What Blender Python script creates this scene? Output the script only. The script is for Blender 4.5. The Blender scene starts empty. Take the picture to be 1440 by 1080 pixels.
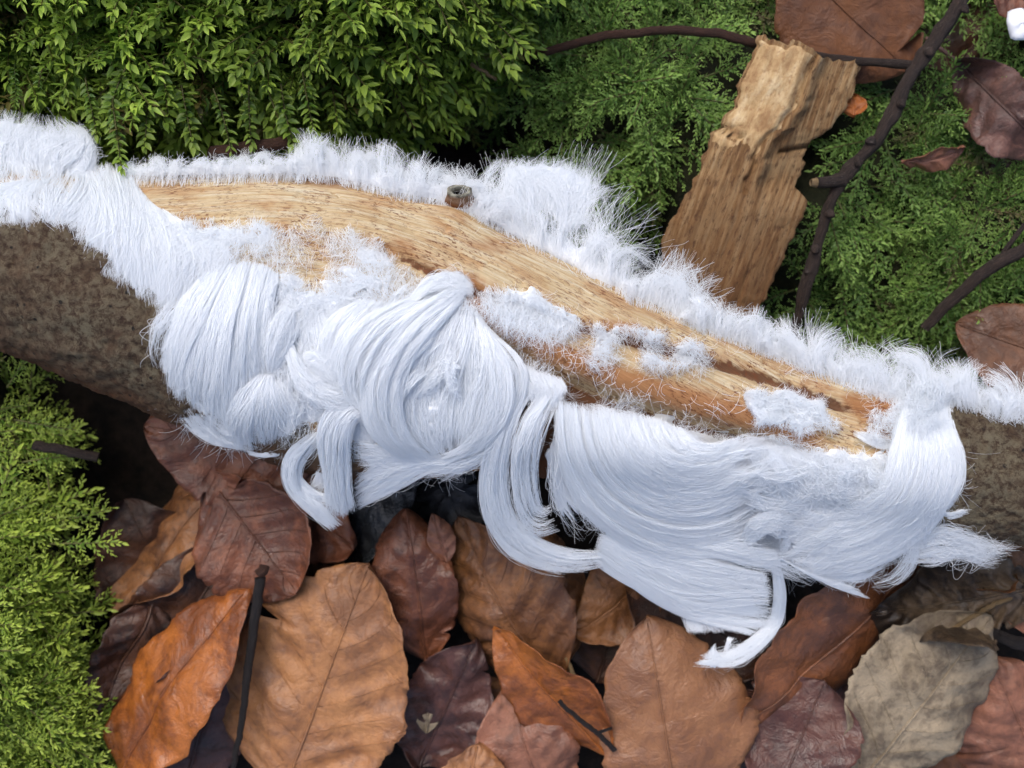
import bpy, math
import numpy as np
from mathutils import Vector, Matrix

# ---------------------------------------------------------------- camera, sky, sun, exposure
# one Blender unit is one centimetre; the frame is about 18 cm wide
sc = bpy.context.scene
sc.unit_settings.system = 'METRIC'; sc.unit_settings.scale_length = 0.01
H = 20.0                       # camera height above the branch's axis
PX = 80.0                      # photo pixels per centimetre in the plane of the branch's axis
cam = bpy.data.cameras.new('camera'); cam_o = bpy.data.objects.new('camera', cam)
sc.collection.objects.link(cam_o); cam_o.location = (0, 0, H)
cam.sensor_width = 36; cam.lens = 18 / (9.0 / H)
cam.clip_start = 0.5; cam.clip_end = 2000
cam.dof.use_dof = True; cam.dof.focus_distance = H - 1.0; cam.dof.aperture_fstop = 0.24
sc.camera = cam_o

SUN_EL, SUN_AZ = 58.0, -30.0   # azimuth measured from the top of the picture, negative to the left
w = bpy.data.worlds.new('World'); sc.world = w; w.use_nodes = True
nt = w.node_tree; bg = nt.nodes['Background']; sky = nt.nodes.new('ShaderNodeTexSky')
sky.sky_type = 'NISHITA'; sky.sun_disc = False
sky.sun_elevation = math.radians(SUN_EL); sky.sun_rotation = math.radians(SUN_AZ)
sky.air_density = 0.7; sky.dust_density = 3.0; sky.ozone_density = 1.0
nt.links.new(sky.outputs[0], bg.inputs['Color']); bg.inputs['Strength'].default_value = 0.14
sl = bpy.data.lights.new('sun', 'SUN'); so = bpy.data.objects.new('sun', sl); sc.collection.objects.link(so)
sl.energy = 1.1; sl.angle = math.radians(40); sl.color = (1.0, 0.96, 0.9)
_e, _a = math.radians(SUN_EL), math.radians(SUN_AZ)
_d = Vector((math.cos(_e) * math.sin(_a), math.cos(_e) * math.cos(_a), math.sin(_e)))
so.rotation_euler = _d.to_track_quat('Z', 'Y').to_euler(); so.location = _d * 60
sc.view_settings.view_transform = 'Standard'; sc.view_settings.look = 'None'
sc.view_settings.exposure = 0.66; sc.view_settings.gamma = 1.0; sc.view_settings.use_curve_mapping = False
sc.render.engine = 'CYCLES'
sc.cycles.max_bounces = 9; sc.cycles.diffuse_bounces = 8; sc.cycles.glossy_bounces = 2
sc.cycles.transmission_bounces = 3; sc.cycles.use_denoising = True
sc.cycles.use_adaptive_sampling = True; sc.cycles.adaptive_threshold = 0.03
try: sc.cycles_curves.shape = 'RIBBONS'; sc.cycles_curves.subdivisions = 2
except Exception: pass

COL = sc.collection
# ---------------------------------------------------------------- numeric helpers
def sm(a, b, x):
    t = np.clip((x - a) / (b - a), 0, 1); return t * t * (3 - 2 * t)
def _hash(ix, iy, seed):
    n = (ix.astype(np.int64) * 374761393 + iy.astype(np.int64) * 668265263 + seed * 1442695041) & 0xffffffff
    n = ((n ^ (n >> 13)) * 1274126177) & 0xffffffff
    return ((n ^ (n >> 16)) & 0xffff) / 65535.0
def vnoise(x, y, seed=0):
    x = np.asarray(x, float); y = np.asarray(y, float)
    ix = np.floor(x); iy = np.floor(y); fx = x - ix; fy = y - iy
    fx = fx * fx * (3 - 2 * fx); fy = fy * fy * (3 - 2 * fy)
    a = _hash(ix, iy, seed); b = _hash(ix + 1, iy, seed); c = _hash(ix, iy + 1, seed); d = _hash(ix + 1, iy + 1, seed)
    return (a + (b - a) * fx) * (1 - fy) + (c + (d - c) * fx) * fy
def fbm(x, y, seed=0, o=4):
    s = 0; a = 0.5; t = 0
    for k in range(o):
        s = s + a * vnoise(np.asarray(x) * 2 ** k + 17.3 * k, np.asarray(y) * 2 ** k + 9.1 * k, seed + k); t += a; a *= 0.5
    return s / t                                   # 0..1
def at(px, py, z):
    f = (H - np.asarray(z, float)) / H
    return np.stack(np.broadcast_arrays((np.asarray(px, float) - 720) / PX * f, (540 - np.asarray(py, float)) / PX * f, np.asarray(z, float)), -1)
def proj(P):
    f = H / (H - P[..., 2]); return 720 + P[..., 0] * PX * f, 540 - P[..., 1] * PX * f
def catmull(P, m):
    """resample a polyline (k x d) to m points through a Catmull-Rom spline, by arc length"""
    P = np.asarray(P, float)
    if len(P) == 2: return P[0] + (P[1] - P[0]) * np.linspace(0, 1, m)[:, None]
    Q = np.vstack([2 * P[0] - P[1], P, 2 * P[-1] - P[-2]]); out = []
    for i in range(len(P) - 1):
        a, b, c, d = Q[i], Q[i + 1], Q[i + 2], Q[i + 3]
        t = np.linspace(0, 1, 24, endpoint=False)[:, None]
        out.append(0.5 * (2 * b + (c - a) * t + (2 * a - 5 * b + 4 * c - d) * t * t + (3 * b - a - 3 * c + d) * t ** 3))
    out = np.vstack(out + [P[-1:]])
    s = np.r_[0, np.cumsum(np.linalg.norm(np.diff(out[:, :2], axis=0), axis=1))]
    q = np.linspace(0, s[-1], m)
    return np.stack([np.interp(q, s, out[:, j]) for j in range(out.shape[1])], 1)
def unit(v): return v / np.maximum(np.linalg.norm(v, axis=-1, keepdims=True), 1e-9)
def inside(poly, x, y):
    poly = np.asarray(poly, float); r = np.zeros(np.shape(x), bool); j = len(poly) - 1
    for i in range(len(poly)):
        xi, yi = poly[i]; xj, yj = poly[j]
        c = ((yi > y) != (yj > y)) & (x < (xj - xi) * (y - yi) / (yj - yi + 1e-12) + xi)
        r ^= c; j = i
    return r

# ---------------------------------------------------------------- scene helpers
def link(o, parent=None):
    COL.objects.link(o)
    if parent is not None: o.parent = parent
    return o
def tag(o, label=None, cat=None, group=None, kind=None):
    if label: o['label'] = label
    if cat: o['category'] = cat
    if group: o['group'] = group
    if kind: o['kind'] = kind
    return o
def empty(name, loc, label, cat, group=None):
    o = bpy.data.objects.new(name, None); o.empty_display_size = 0.2
    link(o); o.location = tuple(loc); o['base'] = list(map(float, loc))
    return tag(o, label, cat, group)
def meshdata(name, V, F, mat, attrs=None, smooth=True):
    """V n x 3; F a list of (k x 3 or k x 4) index arrays"""
    V = np.asarray(V, float).reshape(-1, 3); me = bpy.data.meshes.new(name)
    fs = [np.asarray(f, int) for f in (F if isinstance(F, list) else [F])]
    me.vertices.add(len(V)); me.vertices.foreach_set('co', V.ravel().astype(np.float32))
    loops = np.concatenate([f.ravel() for f in fs]); tot = np.concatenate([np.full(len(f), f.shape[1]) for f in fs])
    me.loops.add(len(loops)); me.loops.foreach_set('vertex_index', loops.astype(np.int32))
    me.polygons.add(len(tot)); me.polygons.foreach_set('loop_start', np.r_[0, np.cumsum(tot)[:-1]].astype(np.int32))
    me.update(calc_edges=True)
    if smooth: me.polygons.foreach_set('use_smooth', np.ones(len(tot), bool))
    for k, a in (attrs or {}).items():
        a = np.asarray(a, np.float32)
        if a.ndim == 1: me.attributes.new(k, 'FLOAT', 'POINT').data.foreach_set('value', a)
        else: me.attributes.new(k, 'FLOAT_VECTOR', 'POINT').data.foreach_set('vector', a.ravel())
    if mat: me.materials.append(mat)
    me.validate(); return me
def local(P, parent):
    if parent is None: return P
    o = np.zeros(3); q = parent
    while q is not None:
        o = o + np.array(q.location); q = q.parent
    return P - o
def mesh(name, V, F, mat, parent=None, attrs=None, smooth=True):
    V = np.asarray(V, float).reshape(-1, 3)
    return link(bpy.data.objects.new(name, meshdata(name, local(V, parent), F, mat, attrs, smooth)), parent)
def gridF(n, m, off=0, wrap=False, flip=False):
    i = np.arange(n - 1)[:, None]; j = np.arange(m if wrap else m - 1)[None, :]
    a = i * m + j; b = i * m + (j + 1) % m; c = (i + 1) * m + (j + 1) % m; d = (i + 1) * m + j
    F = np.stack([a, b, c, d], -1).reshape(-1, 4) + off
    return F[:, ::-1] if flip else F
def slabF(n, m):
    """top grid n x m followed by bottom grid n x m, closed all round"""
    N = n * m; F = [gridF(n, m), gridF(n, m, N, flip=True)]
    ring = np.r_[np.arange(m), np.arange(1, n) * m + m - 1, (n - 1) * m + np.arange(m - 2, -1, -1), np.arange(n - 2, 0, -1) * m]
    nx = np.roll(ring, -1); F.append(np.stack([nx, ring, ring + N, nx + N], 1)); return F
def tube(C, R, k=10, rough=0, seed=0, squash=1.0):
    """swept tube with closed ends; returns V, F, attr(grain)"""
    C = np.asarray(C, float); n = len(C); R = np.broadcast_to(np.asarray(R, float), (n,))
    T = unit(np.gradient(C, axis=0)); up = np.array([0.13, 0.21, 1.0]); S = unit(np.cross(T, up)); U = np.cross(S, T)
    th = np.linspace(0, 2 * math.pi, k, endpoint=False)
    L = np.r_[0, np.cumsum(np.linalg.norm(np.diff(C, axis=0), axis=1))]
    r = R[:, None] * (1 + 0.9 * rough * np.clip(vnoise(L[:, None] * 1.6 + seed, 0 * th + seed, seed + 5) - 0.72, 0, 1) * 4) * (1 + rough * (fbm(L[:, None] * 3.2 + 0 * th, th[None] * 1.1 + 0 * L[:, None], seed, 3) - 0.5) * 2)
    V = C[:, None] + r[..., None] * (np.cos(th)[None, :, None] * S[:, None] + squash * np.sin(th)[None, :, None] * U[:, None])
    g = np.stack([np.repeat(L[:, None], k, 1), np.repeat(np.cos(th)[None] * 0.3, n, 0), np.repeat(np.sin(th)[None] * 0.3, n, 0)], -1)
    V = np.vstack([V.reshape(-1, 3), C[:1], C[-1:]]); g = np.vstack([g.reshape(-1, 3), [[0, 0, 0]], [[L[-1], 0, 0]]])
    j = np.arange(k); a = n * k
    F = [gridF(n, k, wrap=True, flip=True), np.stack([np.full(k, a), j, (j + 1) % k], 1)[:, ::-1],
         np.stack([np.full(k, a + 1), (n - 1) * k + j, (n - 1) * k + (j + 1) % k], 1)]
    return V, F, g

# ---------------------------------------------------------------- materials
class N:
    def __init__(s, name):
        s.m = bpy.data.materials.new(name); s.m.use_nodes = True; s.t = s.m.node_tree
        s.b = s.t.nodes['Principled BSDF']; s.out = s.t.nodes['Material Output']
    def n(s, typ, **kw):
        x = s.t.nodes.new('ShaderNode' + typ)
        for k, v in kw.items(): setattr(x, k, v)
        return x
    def l(s, a, b): s.t.links.new(a, b)
    def attr(s, name, out='Vector'): return s.n('Attribute', attribute_name=name).outputs[out]
    def obj(s): return s.n('TexCoord').outputs['Object']
    def map(s, vec, scale):
        x = s.n('Mapping'); s.l(vec, x.inputs['Vector']); x.inputs['Scale'].default_value = scale; return x.outputs[0]
    def noise(s, vec, scale, detail=4, rough=0.55, dist=0):
        x = s.n('TexNoise'); s.l(vec, x.inputs['Vector']); x.inputs['Scale'].default_value = scale
        x.inputs['Detail'].default_value = detail; x.inputs['Roughness'].default_value = rough; x.inputs['Distortion'].default_value = dist
        return x.outputs['Fac']
    def vor(s, vec, scale, out='Distance'):
        x = s.n('TexVoronoi'); s.l(vec, x.inputs['Vector']); x.inputs['Scale'].default_value = scale; return x.outputs[out]
    def ramp(s, fac, stops):
        x = s.n('ValToRGB'); s.l(fac, x.inputs[0]); e = x.color_ramp.elements
        while len(e) < len(stops): e.new(0.5)
        for el, (p, c) in zip(e, stops):
            el.position = p; el.color = (*c, 1) if not np.isscalar(c) else (c, c, c, 1)
        return x.outputs[0]
    def mix(s, fac, a, b, mode='MIX'):
        x = s.n('MixRGB', blend_type=mode)
        for i, v in zip((0, 1, 2), (fac, a, b)):
            if isinstance(v, (int, float)): x.inputs[i].default_value = v if i == 0 else (v, v, v, 1)
            elif isinstance(v, tuple): x.inputs[i].default_value = (*v, 1)
            else: s.l(v, x.inputs[i])
        return x.outputs[0]
    def math(s, op, a, b=0.0):
        x = s.n('Math', operation=op)
        for i, v in enumerate((a, b)):
            if isinstance(v, (int, float)): x.inputs[i].default_value = v
            else: s.l(v, x.inputs[i])
        return x.outputs[0]
    def bump(s, h, strength, dist):
        x = s.n('Bump'); x.inputs['Strength'].default_value = strength; x.inputs['Distance'].default_value = dist
        s.l(h, x.inputs['Height']); s.l(x.outputs[0], s.b.inputs['Normal'])
    def done(s, col, rough=0.7, spec=0.4):
        if isinstance(col, tuple): s.b.inputs['Base Color'].default_value = (*col, 1)
        else: s.l(col, s.b.inputs['Base Color'])
        if isinstance(rough, (int, float)): s.b.inputs['Roughness'].default_value = rough
        else: s.l(rough, s.b.inputs['Roughness'])
        s.b.inputs['Specular IOR Level'].default_value = spec
        return s.m

def ice_material(name, col, trans, rough=0.35):
    k = N(name); k.done(col, rough, 0.4)
    t = k.n('BsdfTranslucent'); t.inputs[0].default_value = (*col, 1)
    mx = k.n('MixShader'); mx.inputs[0].default_value = trans
    k.l(k.b.outputs[0], mx.inputs[1]); k.l(t.outputs[0], mx.inputs[2]); k.l(mx.outputs[0], k.out.inputs[0])
    return k.m
ICE = ice_material('ice_fibres', (0.952, 0.977, 0.998), 0.38)
ICE_CORE = ice_material('ice_matted', (0.93, 0.955, 0.985), 0.2, 0.75)

def wood_material():
    k = N('bare_sapwood'); g = k.attr('grain'); st = k.attr('stain_shade')
    sep = k.n('SeparateXYZ'); k.l(st, sep.inputs[0])
    gr = k.noise(k.map(g, (0.45, 11, 1)), 1.5, 6, 0.6, 0.12)
    fine = k.noise(k.map(g, (1.3, 50, 1)), 1.5, 5, 0.7, 0.1)
    blot = k.noise(k.map(g, (0.6, 1.8, 1)), 1.3, 5, 0.65, 0.8)
    spk = k.noise(k.map(g, (3.5, 9, 1)), 2.2, 5, 0.75, 0.3)
    cream = k.ramp(gr, [(0.25, (0.40, 0.23, 0.095)), (0.39, (0.55, 0.39, 0.20)), (0.50, (0.63, 0.49, 0.29)), (0.64, (0.70, 0.61, 0.43))])
    col = k.mix(k.ramp(blot, [(0.46, 0.0), (0.66, 0.65)]), cream, (0.44, 0.21, 0.07))
    col = k.mix(k.ramp(k.math('MULTIPLY', sep.outputs[0], k.math('ADD', spk, 0.45)), [(0.3, 0.0), (0.7, 0.9)]), col, k.mix(fine, (0.24, 0.075, 0.02), (0.50, 0.24, 0.085)))
    col = k.mix(k.ramp(k.math('MULTIPLY', sep.outputs[1], k.math('ADD', spk, 0.4)), [(0.38, 0.0), (0.62, 0.92)]), col, k.mix(fine, (0.03, 0.010, 0.006), (0.19, 0.065, 0.022)))
    streak = k.ramp(k.noise(k.map(g, (1.0, 34, 1)), 2.0, 5, 0.72), [(0.55, 0.0), (0.60, 0.85)])
    col = k.mix(k.math('MULTIPLY', streak, k.ramp(blot, [(0.35, 0.25), (0.6, 1.0)])), col, (0.20, 0.08, 0.03))
    fl = k.ramp(spk, [(0.53, 0.0), (0.585, 0.95)])
    gate = k.ramp(k.noise(g, 1.3, 3), [(0.40, 0.05), (0.56, 1.0)])
    col = k.mix(k.math('MULTIPLY', fl, gate), col, (0.17, 0.055, 0.02))
    k.bump(k.mix(0.5, fine, k.mix(0.5, gr, spk)), 0.9, 0.05)
    return k.done(col, k.ramp(gr, [(0.3, 0.5), (0.7, 0.75)]), 0.35)
WOOD = wood_material()

def bark_material(name, lichen, brown, rust, amount):
    k = N(name); o = k.obj(); g = k.attr('grain')
    n1 = k.noise(o, 7.5, 8, 0.78, 0.3); n2 = k.noise(o, 1.6, 6, 0.7, 0.6); n3 = k.noise(o, 40, 4, 0.75)
    base = k.mix(k.ramp(n1, [(0.35, 0.0), (0.65, 1.0)]), tuple(c * 0.35 for c in brown), brown)
    li = k.math('MULTIPLY', k.ramp(n1, [(0.42, 0.0), (0.56, 1.0)]), k.ramp(n2, [(amount - 0.12, 0.0), (amount + 0.1, 1.0)]))
    col = k.mix(li, base, k.mix(n3, lichen, tuple(c * 0.45 for c in lichen)))
    sep = k.n('SeparateXYZ'); k.l(k.attr('stain_shade'), sep.inputs[0])
    col = k.mix(k.math('MULTIPLY', sep.outputs[0], k.ramp(n1, [(0.3, 0.3), (0.6, 1.0)])), col, k.mix(n3, rust, tuple(c * 0.5 for c in rust)))
    dk = k.ramp(k.vor(o, 3.4), [(0.09, 1.0), (0.15, 0.0)])
    col = k.mix(k.math('MULTIPLY', dk, k.ramp(n3, [(0.35, 0.0), (0.5, 1.0)])), col, (0.012, 0.010, 0.009))
    k.bump(k.mix(0.4, n1, n3), 1.0, 0.14)
    return k.done(col, 0.8, 0.3)
BARK = bark_material('lichen_bark', (0.30, 0.25, 0.155), (0.14, 0.082, 0.046), (0.19, 0.07, 0.024), 0.46)

def twig_material(name, c1, c2, c3):
    k = N(name); g = k.attr('grain')
    n = k.noise(k.map(g, (3, 9, 9)), 1.6, 7, 0.75); n2 = k.noise(k.map(g, (8, 18, 18)), 2, 4, 0.75)
    col = k.mix(k.ramp(n, [(0.35, 0.0), (0.65, 1.0)]), c1, c2)
    col = k.mix(k.ramp(n2, [(0.6, 0.0), (0.7, 1.0)]), col, c3)
    k.bump(k.mix(0.5, n, n2), 1.0, 0.09); return k.done(col, 0.7, 0.35)
TWIG = twig_material('dark_twig', (0.014, 0.009, 0.007), (0.06, 0.038, 0.028), (0.20, 0.17, 0.14))
TWIG_RED = twig_material('red_brown_twig', (0.03, 0.013, 0.008), (0.085, 0.035, 0.02), (0.13, 0.07, 0.045))
STALK = twig_material('black_stalk', (0.008, 0.007, 0.007), (0.03, 0.022, 0.02), (0.07, 0.05, 0.04))
PALE = twig_material('pale_stalk', (0.20, 0.13, 0.06), (0.35, 0.24, 0.12), (0.42, 0.33, 0.2))

def slab_material():
    k = N('rotten_bark_strip'); g = k.attr('grain')
    n = k.noise(k.map(g, (0.5, 7, 1)), 1.5, 8, 0.75, 0.25); f = k.noise(k.map(g, (0.5, 1.6, 1)), 9, 7, 0.8); v = k.noise(g, 1.0, 4, 0.6)
    sep = k.n('SeparateXYZ'); k.l(g, sep.inputs[0])
    col = k.ramp(n, [(0.30, (0.10, 0.05, 0.022)), (0.45, (0.27, 0.145, 0.06)), (0.56, (0.42, 0.27, 0.13)), (0.7, (0.56, 0.42, 0.25))])
    col = k.mix(k.ramp(v, [(0.5, 0.0), (0.7, 0.7)]), col, (0.50, 0.36, 0.19))
    low = k.ramp(k.math('ADD', k.math('MULTIPLY', sep.outputs[0], 0.16), k.math('MULTIPLY', v, 0.5)), [(0.55, 0.0), (0.95, 0.75)])
    col = k.mix(low, col, (0.15, 0.068, 0.026))
    col = k.mix(k.ramp(f, [(0.52, 0.0), (0.60, 0.85)]), col, (0.10, 0.045, 0.022))
    k.bump(k.mix(0.5, n, f), 1.0, 0.14); return k.done(col, 0.8, 0.25)
SLAB = slab_material()

def moss_material(name, c1, c2, c3):
    k = N(name); t = k.n('Attribute', attribute_name='tint').outputs['Vector']; sep = k.n('SeparateXYZ'); k.l(t, sep.inputs[0])
    col = k.mix(sep.outputs[0], c1, c2)
    col = k.mix(sep.outputs[1], col, c3)
    inf = k.n('ObjectInfo').outputs['Random']
    col = k.mix(1.0, col, k.ramp(inf, [(0.0, 0.75), (1.0, 1.2)]), 'MULTIPLY')
    m = k.done(col, 0.5, 0.4)
    tr = k.n('BsdfTranslucent'); k.l(col, tr.inputs[0]); mx = k.n('MixShader'); mx.inputs[0].default_value = 0.35
    k.l(k.b.outputs[0], mx.inputs[1]); k.l(tr.outputs[0], mx.inputs[2]); k.l(mx.outputs[0], k.out.inputs[0])
    return m
def soil_material(name, a, b):
    k = N(name); o = k.obj(); n = k.noise(o, 2.2, 8, 0.7); col = k.mix(k.ramp(n, [(0.35, 0.0), (0.65, 1.0)]), a, b)
    k.bump(n, 1.0, 0.2); return k.done(col, 0.85, 0.2)
SOIL = soil_material('black_leaf_mould', (0.006, 0.005, 0.004), (0.03, 0.02, 0.014))
MOSS_BED = soil_material('brown_moss_bed', (0.008, 0.010, 0.004), (0.03, 0.03, 0.012))

def leaf_material(name, c1, c2, c3, gloss=0.42, spots=0.5):
    k = N(name); g = k.attr('leaf'); o = k.obj()
    n = k.noise(o, 0.9, 5, 0.62, 0.4); f = k.noise(o, 5.5, 6, 0.7); ff = k.noise(o, 22, 3, 0.6)
    col = k.mix(k.ramp(n, [(0.40, 0.0), (0.58, 1.0)]), c1, c2)
    col = k.mix(k.ramp(k.mix(0.5, f, n), [(0.47, 0.0), (0.58, min(1.0, spots * 1.5))]), col, c3)
    sep = k.n('SeparateXYZ'); k.l(g, sep.inputs[0])
    col = k.mix(k.math('MULTIPLY', sep.outputs[2], 0.3), col, k.mix(0.5, c3, tuple(x * 0.5 for x in c1)))
    col = k.mix(k.ramp(ff, [(0.3, 0.25), (0.6, 0.0)]), col, tuple(x * 0.4 for x in c1))
    ve = k.n('TexVoronoi', feature='DISTANCE_TO_EDGE'); k.l(o, ve.inputs['Vector']); ve.inputs['Scale'].default_value = 5.0
    net = k.ramp(ve.outputs['Distance'], [(0.0, 0.0), (0.08, 1.0)])
    crump = k.noise(o, 1.8, 4, 0.6, 0.8)
    hgt = k.math('ADD', k.math('ADD', k.math('MULTIPLY', crump, 1.6), k.math('MULTIPLY', f, 0.3)), k.math('ADD', k.math('MULTIPLY', net, 0.06), k.math('MULTIPLY', ff, 0.06)))
    k.bump(hgt, 0.55, 0.10)
    wet = k.noise(o, 1.3, 4, 0.6, 0.5)
    return k.done(col, k.ramp(wet, [(0.40, gloss * 0.95), (0.60, min(gloss + 0.22, 0.9))]), 0.5)


# ================================================================ THE GROUND
def ground():
    q = np.r_[-200, -120, -70, -40, -25, np.linspace(-16, 16, 90), 25, 40, 70, 120, 200]
    X, Y = np.meshgrid(q, q, indexing='ij')
    Z = -5.0 + 0.8 * (fbm(X * 0.35, Y * 0.35, 5) - 0.5) + 0.5 * (fbm(X * 1.6, Y * 1.6, 8) - 0.5)
    o = mesh('ground', np.stack([X, Y, Z], -1), [gridF(len(q), len(q), flip=True)], SOIL)
    tag(o, kind='structure')
ground()

# ================================================================ THE BRANCH
BX = np.array([-260, 0, 200, 400, 520, 640, 760, 900, 1100, 1300, 1440, 1700], float)
BT = np.array([205, 222, 246, 242, 256, 288, 342, 412, 500, 552, 582, 640], float)
BB = np.array([372, 482, 566, 650, 672, 662, 676, 692, 712, 738, 768, 815], float)
_xx = np.linspace(-260, 1700, 981)
def _smooth(a, k=41):
    p = np.pad(a, k // 2, mode='edge')
    p[:k // 2] = a[0] + (a[1] - a[0]) * np.arange(-(k // 2), 0); p[-(k // 2):] = a[-1] + (a[-1] - a[-2]) * np.arange(1, k // 2 + 1)
    return np.convolve(p, np.ones(k) / k, 'valid')
_tt = _smooth(np.interp(_xx, BX, BT)); _bb = _smooth(np.interp(_xx, BX, BB))
def sect(x):
    t = np.interp(x, _xx, _tt); b = np.interp(x, _xx, _bb)
    return (t + b) / 2, (b - t) / 2                      # centre row and half height, in pixels of the axis plane
def depth(x):
    return np.minimum(sect(x)[1] / PX * 0.95, 1.75)
def line(pts):
    pts = np.asarray(pts, float); return lambda x: np.interp(x, pts[:, 0], pts[:, 1])
RIDGE = line([(600, 405), (655, 433), (720, 470), (800, 514), (870, 541), (980, 576), (1060, 596), (1160, 625), (1250, 650)])
FISS = line([(380, 300), (500, 328), (560, 350), (650, 398), (740, 425), (820, 455), (900, 474), (1000, 500), (1100, 530), (1250, 590)])
def relief(px, py):
    """height of the bare wood above the smooth branch, in cm, at a place of the photograph"""
    d1 = py - RIDGE(px); w1 = sm(610, 670, px) * (1 - sm(1080, 1180, px))
    d2 = py - FISS(px); w2 = sm(430, 520, px) * (1 - sm(1180, 1280, px))
    r = w1 * (0.12 * np.exp(-((d1 + 10) / 16) ** 2) - 0.42 * sm(4, 34, d1))
    r = r + w2 * (0.07 * np.exp(-((d2 + 14) / 16) ** 2) - 0.13 * np.exp(-((d2 - 8) / 9) ** 2) - 0.05 * sm(0, 8, d2))
    r = r + 0.10 * np.exp(-(((px - 647) / 38) ** 2 + ((py - 300) / 26) ** 2))      # swelling under the knot
    return r
def base_z(px, py, it=5):
    """height of the branch's top side seen at a pixel; past its edges the height slopes away"""
    px = np.asarray(px, float); py = np.asarray(py, float); z = np.full(np.broadcast(px, py).shape, 1.0)
    for _ in range(it):
        f = (H - z) / H; x = 720 + (px - 720) * f; y = 540 + (py - 540) * f
        c, h = sect(x); t = (y - c) / h; d = depth(x); a = np.abs(t); k = 0.88
        zin = d * np.sqrt(np.clip(1 - np.minimum(a, k) ** 2, 0, 1))
        z = zin - np.maximum(a - k, 0) * h / PX * np.where(t > 0, 0.9, 0.35)
        z = np.maximum(z, -1.6)
    return z
def surf(px, py): return base_z(px, py) + relief(np.asarray(px, float), np.asarray(py, float))

branch = empty('fallen_branch', at(720, 540, 0)[None][0] * [1, 1, 0] + [0, 0, -1.6],
               'thick barkless middle of a fallen branch, lichen bark at both ends, crossing the picture', 'branch')
def tube_grid(x0, x1, n, m, off):
    x = np.linspace(x0, x1, n)[:, None]; th = np.linspace(0, 2 * math.pi, m, endpoint=False)[None]
    c, h = sect(x); d = depth(x); h = h / PX + off; d = d + off
    X = (x - 720) / PX + 0 * th; Y = (540 - c) / PX + h * np.cos(th); Z = d * np.sin(th)
    P = np.stack([X, Y, Z], -1); Nn = unit(np.stack([0 * X, np.cos(th) / h, np.sin(th) / d], -1))
    g = np.stack([X, th * h, 0 * X], -1)
    return P, Nn, g
def bare_wood():
    n, m = 620, 200
    P, Nn, g = tube_grid(-220, 1660, n, m, 0)
    px, py = proj(P); top = sm(-0.2, 0.25, Nn[..., 2])
    r = relief(px, py) * top
    s = fbm(g[..., 0] * 0.7, g[..., 1] * 7, 21, 4) - 0.5
    f = fbm(g[..., 0] * 0.8, g[..., 1] * 20, 22, 3) - 0.5
    r = r + s * 0.055 + f * 0.03 + 0.05 * (fbm(g[..., 0] * 0.6, g[..., 1] * 1.1, 23) - 0.5)
    crack = np.abs(fbm(g[..., 0] * 0.45, g[..., 1] * 5, 31, 3) - 0.5)
    r = r - 0.06 * (1 - sm(0.0, 0.012, crack)) * top
    d1 = py - RIDGE(px); d2 = py - FISS(px)
    org = 0.85 * np.exp(-((d1 + 8) / 30) ** 2) * sm(600, 660, px) * (1 - sm(1120, 1200, px))
    org = org + 0.6 * np.exp(-((d2 + 3) / 15) ** 2) * sm(420, 520, px) * fbm(px / 30, py / 14, 79, 3) * 1.6
    org = org + 0.8 * np.exp(-(((px - 480) / 80) ** 2 + ((py - 252) / 16) ** 2))
    org = org + 0.55 * np.exp(-(((px - 690) / 60) ** 2 + ((py - 345) / 18) ** 2)) + 0.5 * sm(20, 60, d1) * sm(640, 700, px)
    org = org + 0.6 * np.exp(-(((px - 270) / 60) ** 2 + ((py - 330) / 40) ** 2)) + 0.7 * sm(1180, 1260, px)
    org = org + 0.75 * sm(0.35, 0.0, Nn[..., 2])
    dark = np.exp(-((d2 - 5) / (5 + 3 * fbm(px / 20, py * 0, 77, 3))) ** 2) * (0.5 + 0.8 * fbm(px / 25, py / 12, 78, 3)) * sm(440, 640, px) * (1 - sm(1150, 1250, px)) + 0.35 * (1 - sm(0, 0.03, crack))
    dark = dark + 0.8 * np.exp(-(((px - 647) / 30) ** 2 + ((py - 285) / 10) ** 2)) + 0.9 * sm(10, 50, d1) * sm(640, 700, px) * (1 - sm(1080, 1150, px))  # last term paints the shade under the ridge's overhang into the wood colour
    st = np.stack([np.clip(org, 0, 1), np.clip(dark, 0, 1), 0 * org], -1)
    V = P + Nn * r[..., None]
    ends = np.stack([V[0].mean(0), V[-1].mean(0)]); j = np.arange(m); A = n * m
    F = [gridF(n, m, wrap=True, flip=True), np.stack([np.full(m, A), j, (j + 1) % m], 1), np.stack([np.full(m, A + 1), (n - 1) * m + (j + 1) % m, (n - 1) * m + j], 1)]
    pad = lambda a: np.vstack([a.reshape(-1, 3), np.zeros((2, 3))])
    mesh('bare_wood', np.vstack([V.reshape(-1, 3), ends]), F, WOOD, branch, {'grain': pad(g), 'stain_shade': pad(st)})
bare_wood()
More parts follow.
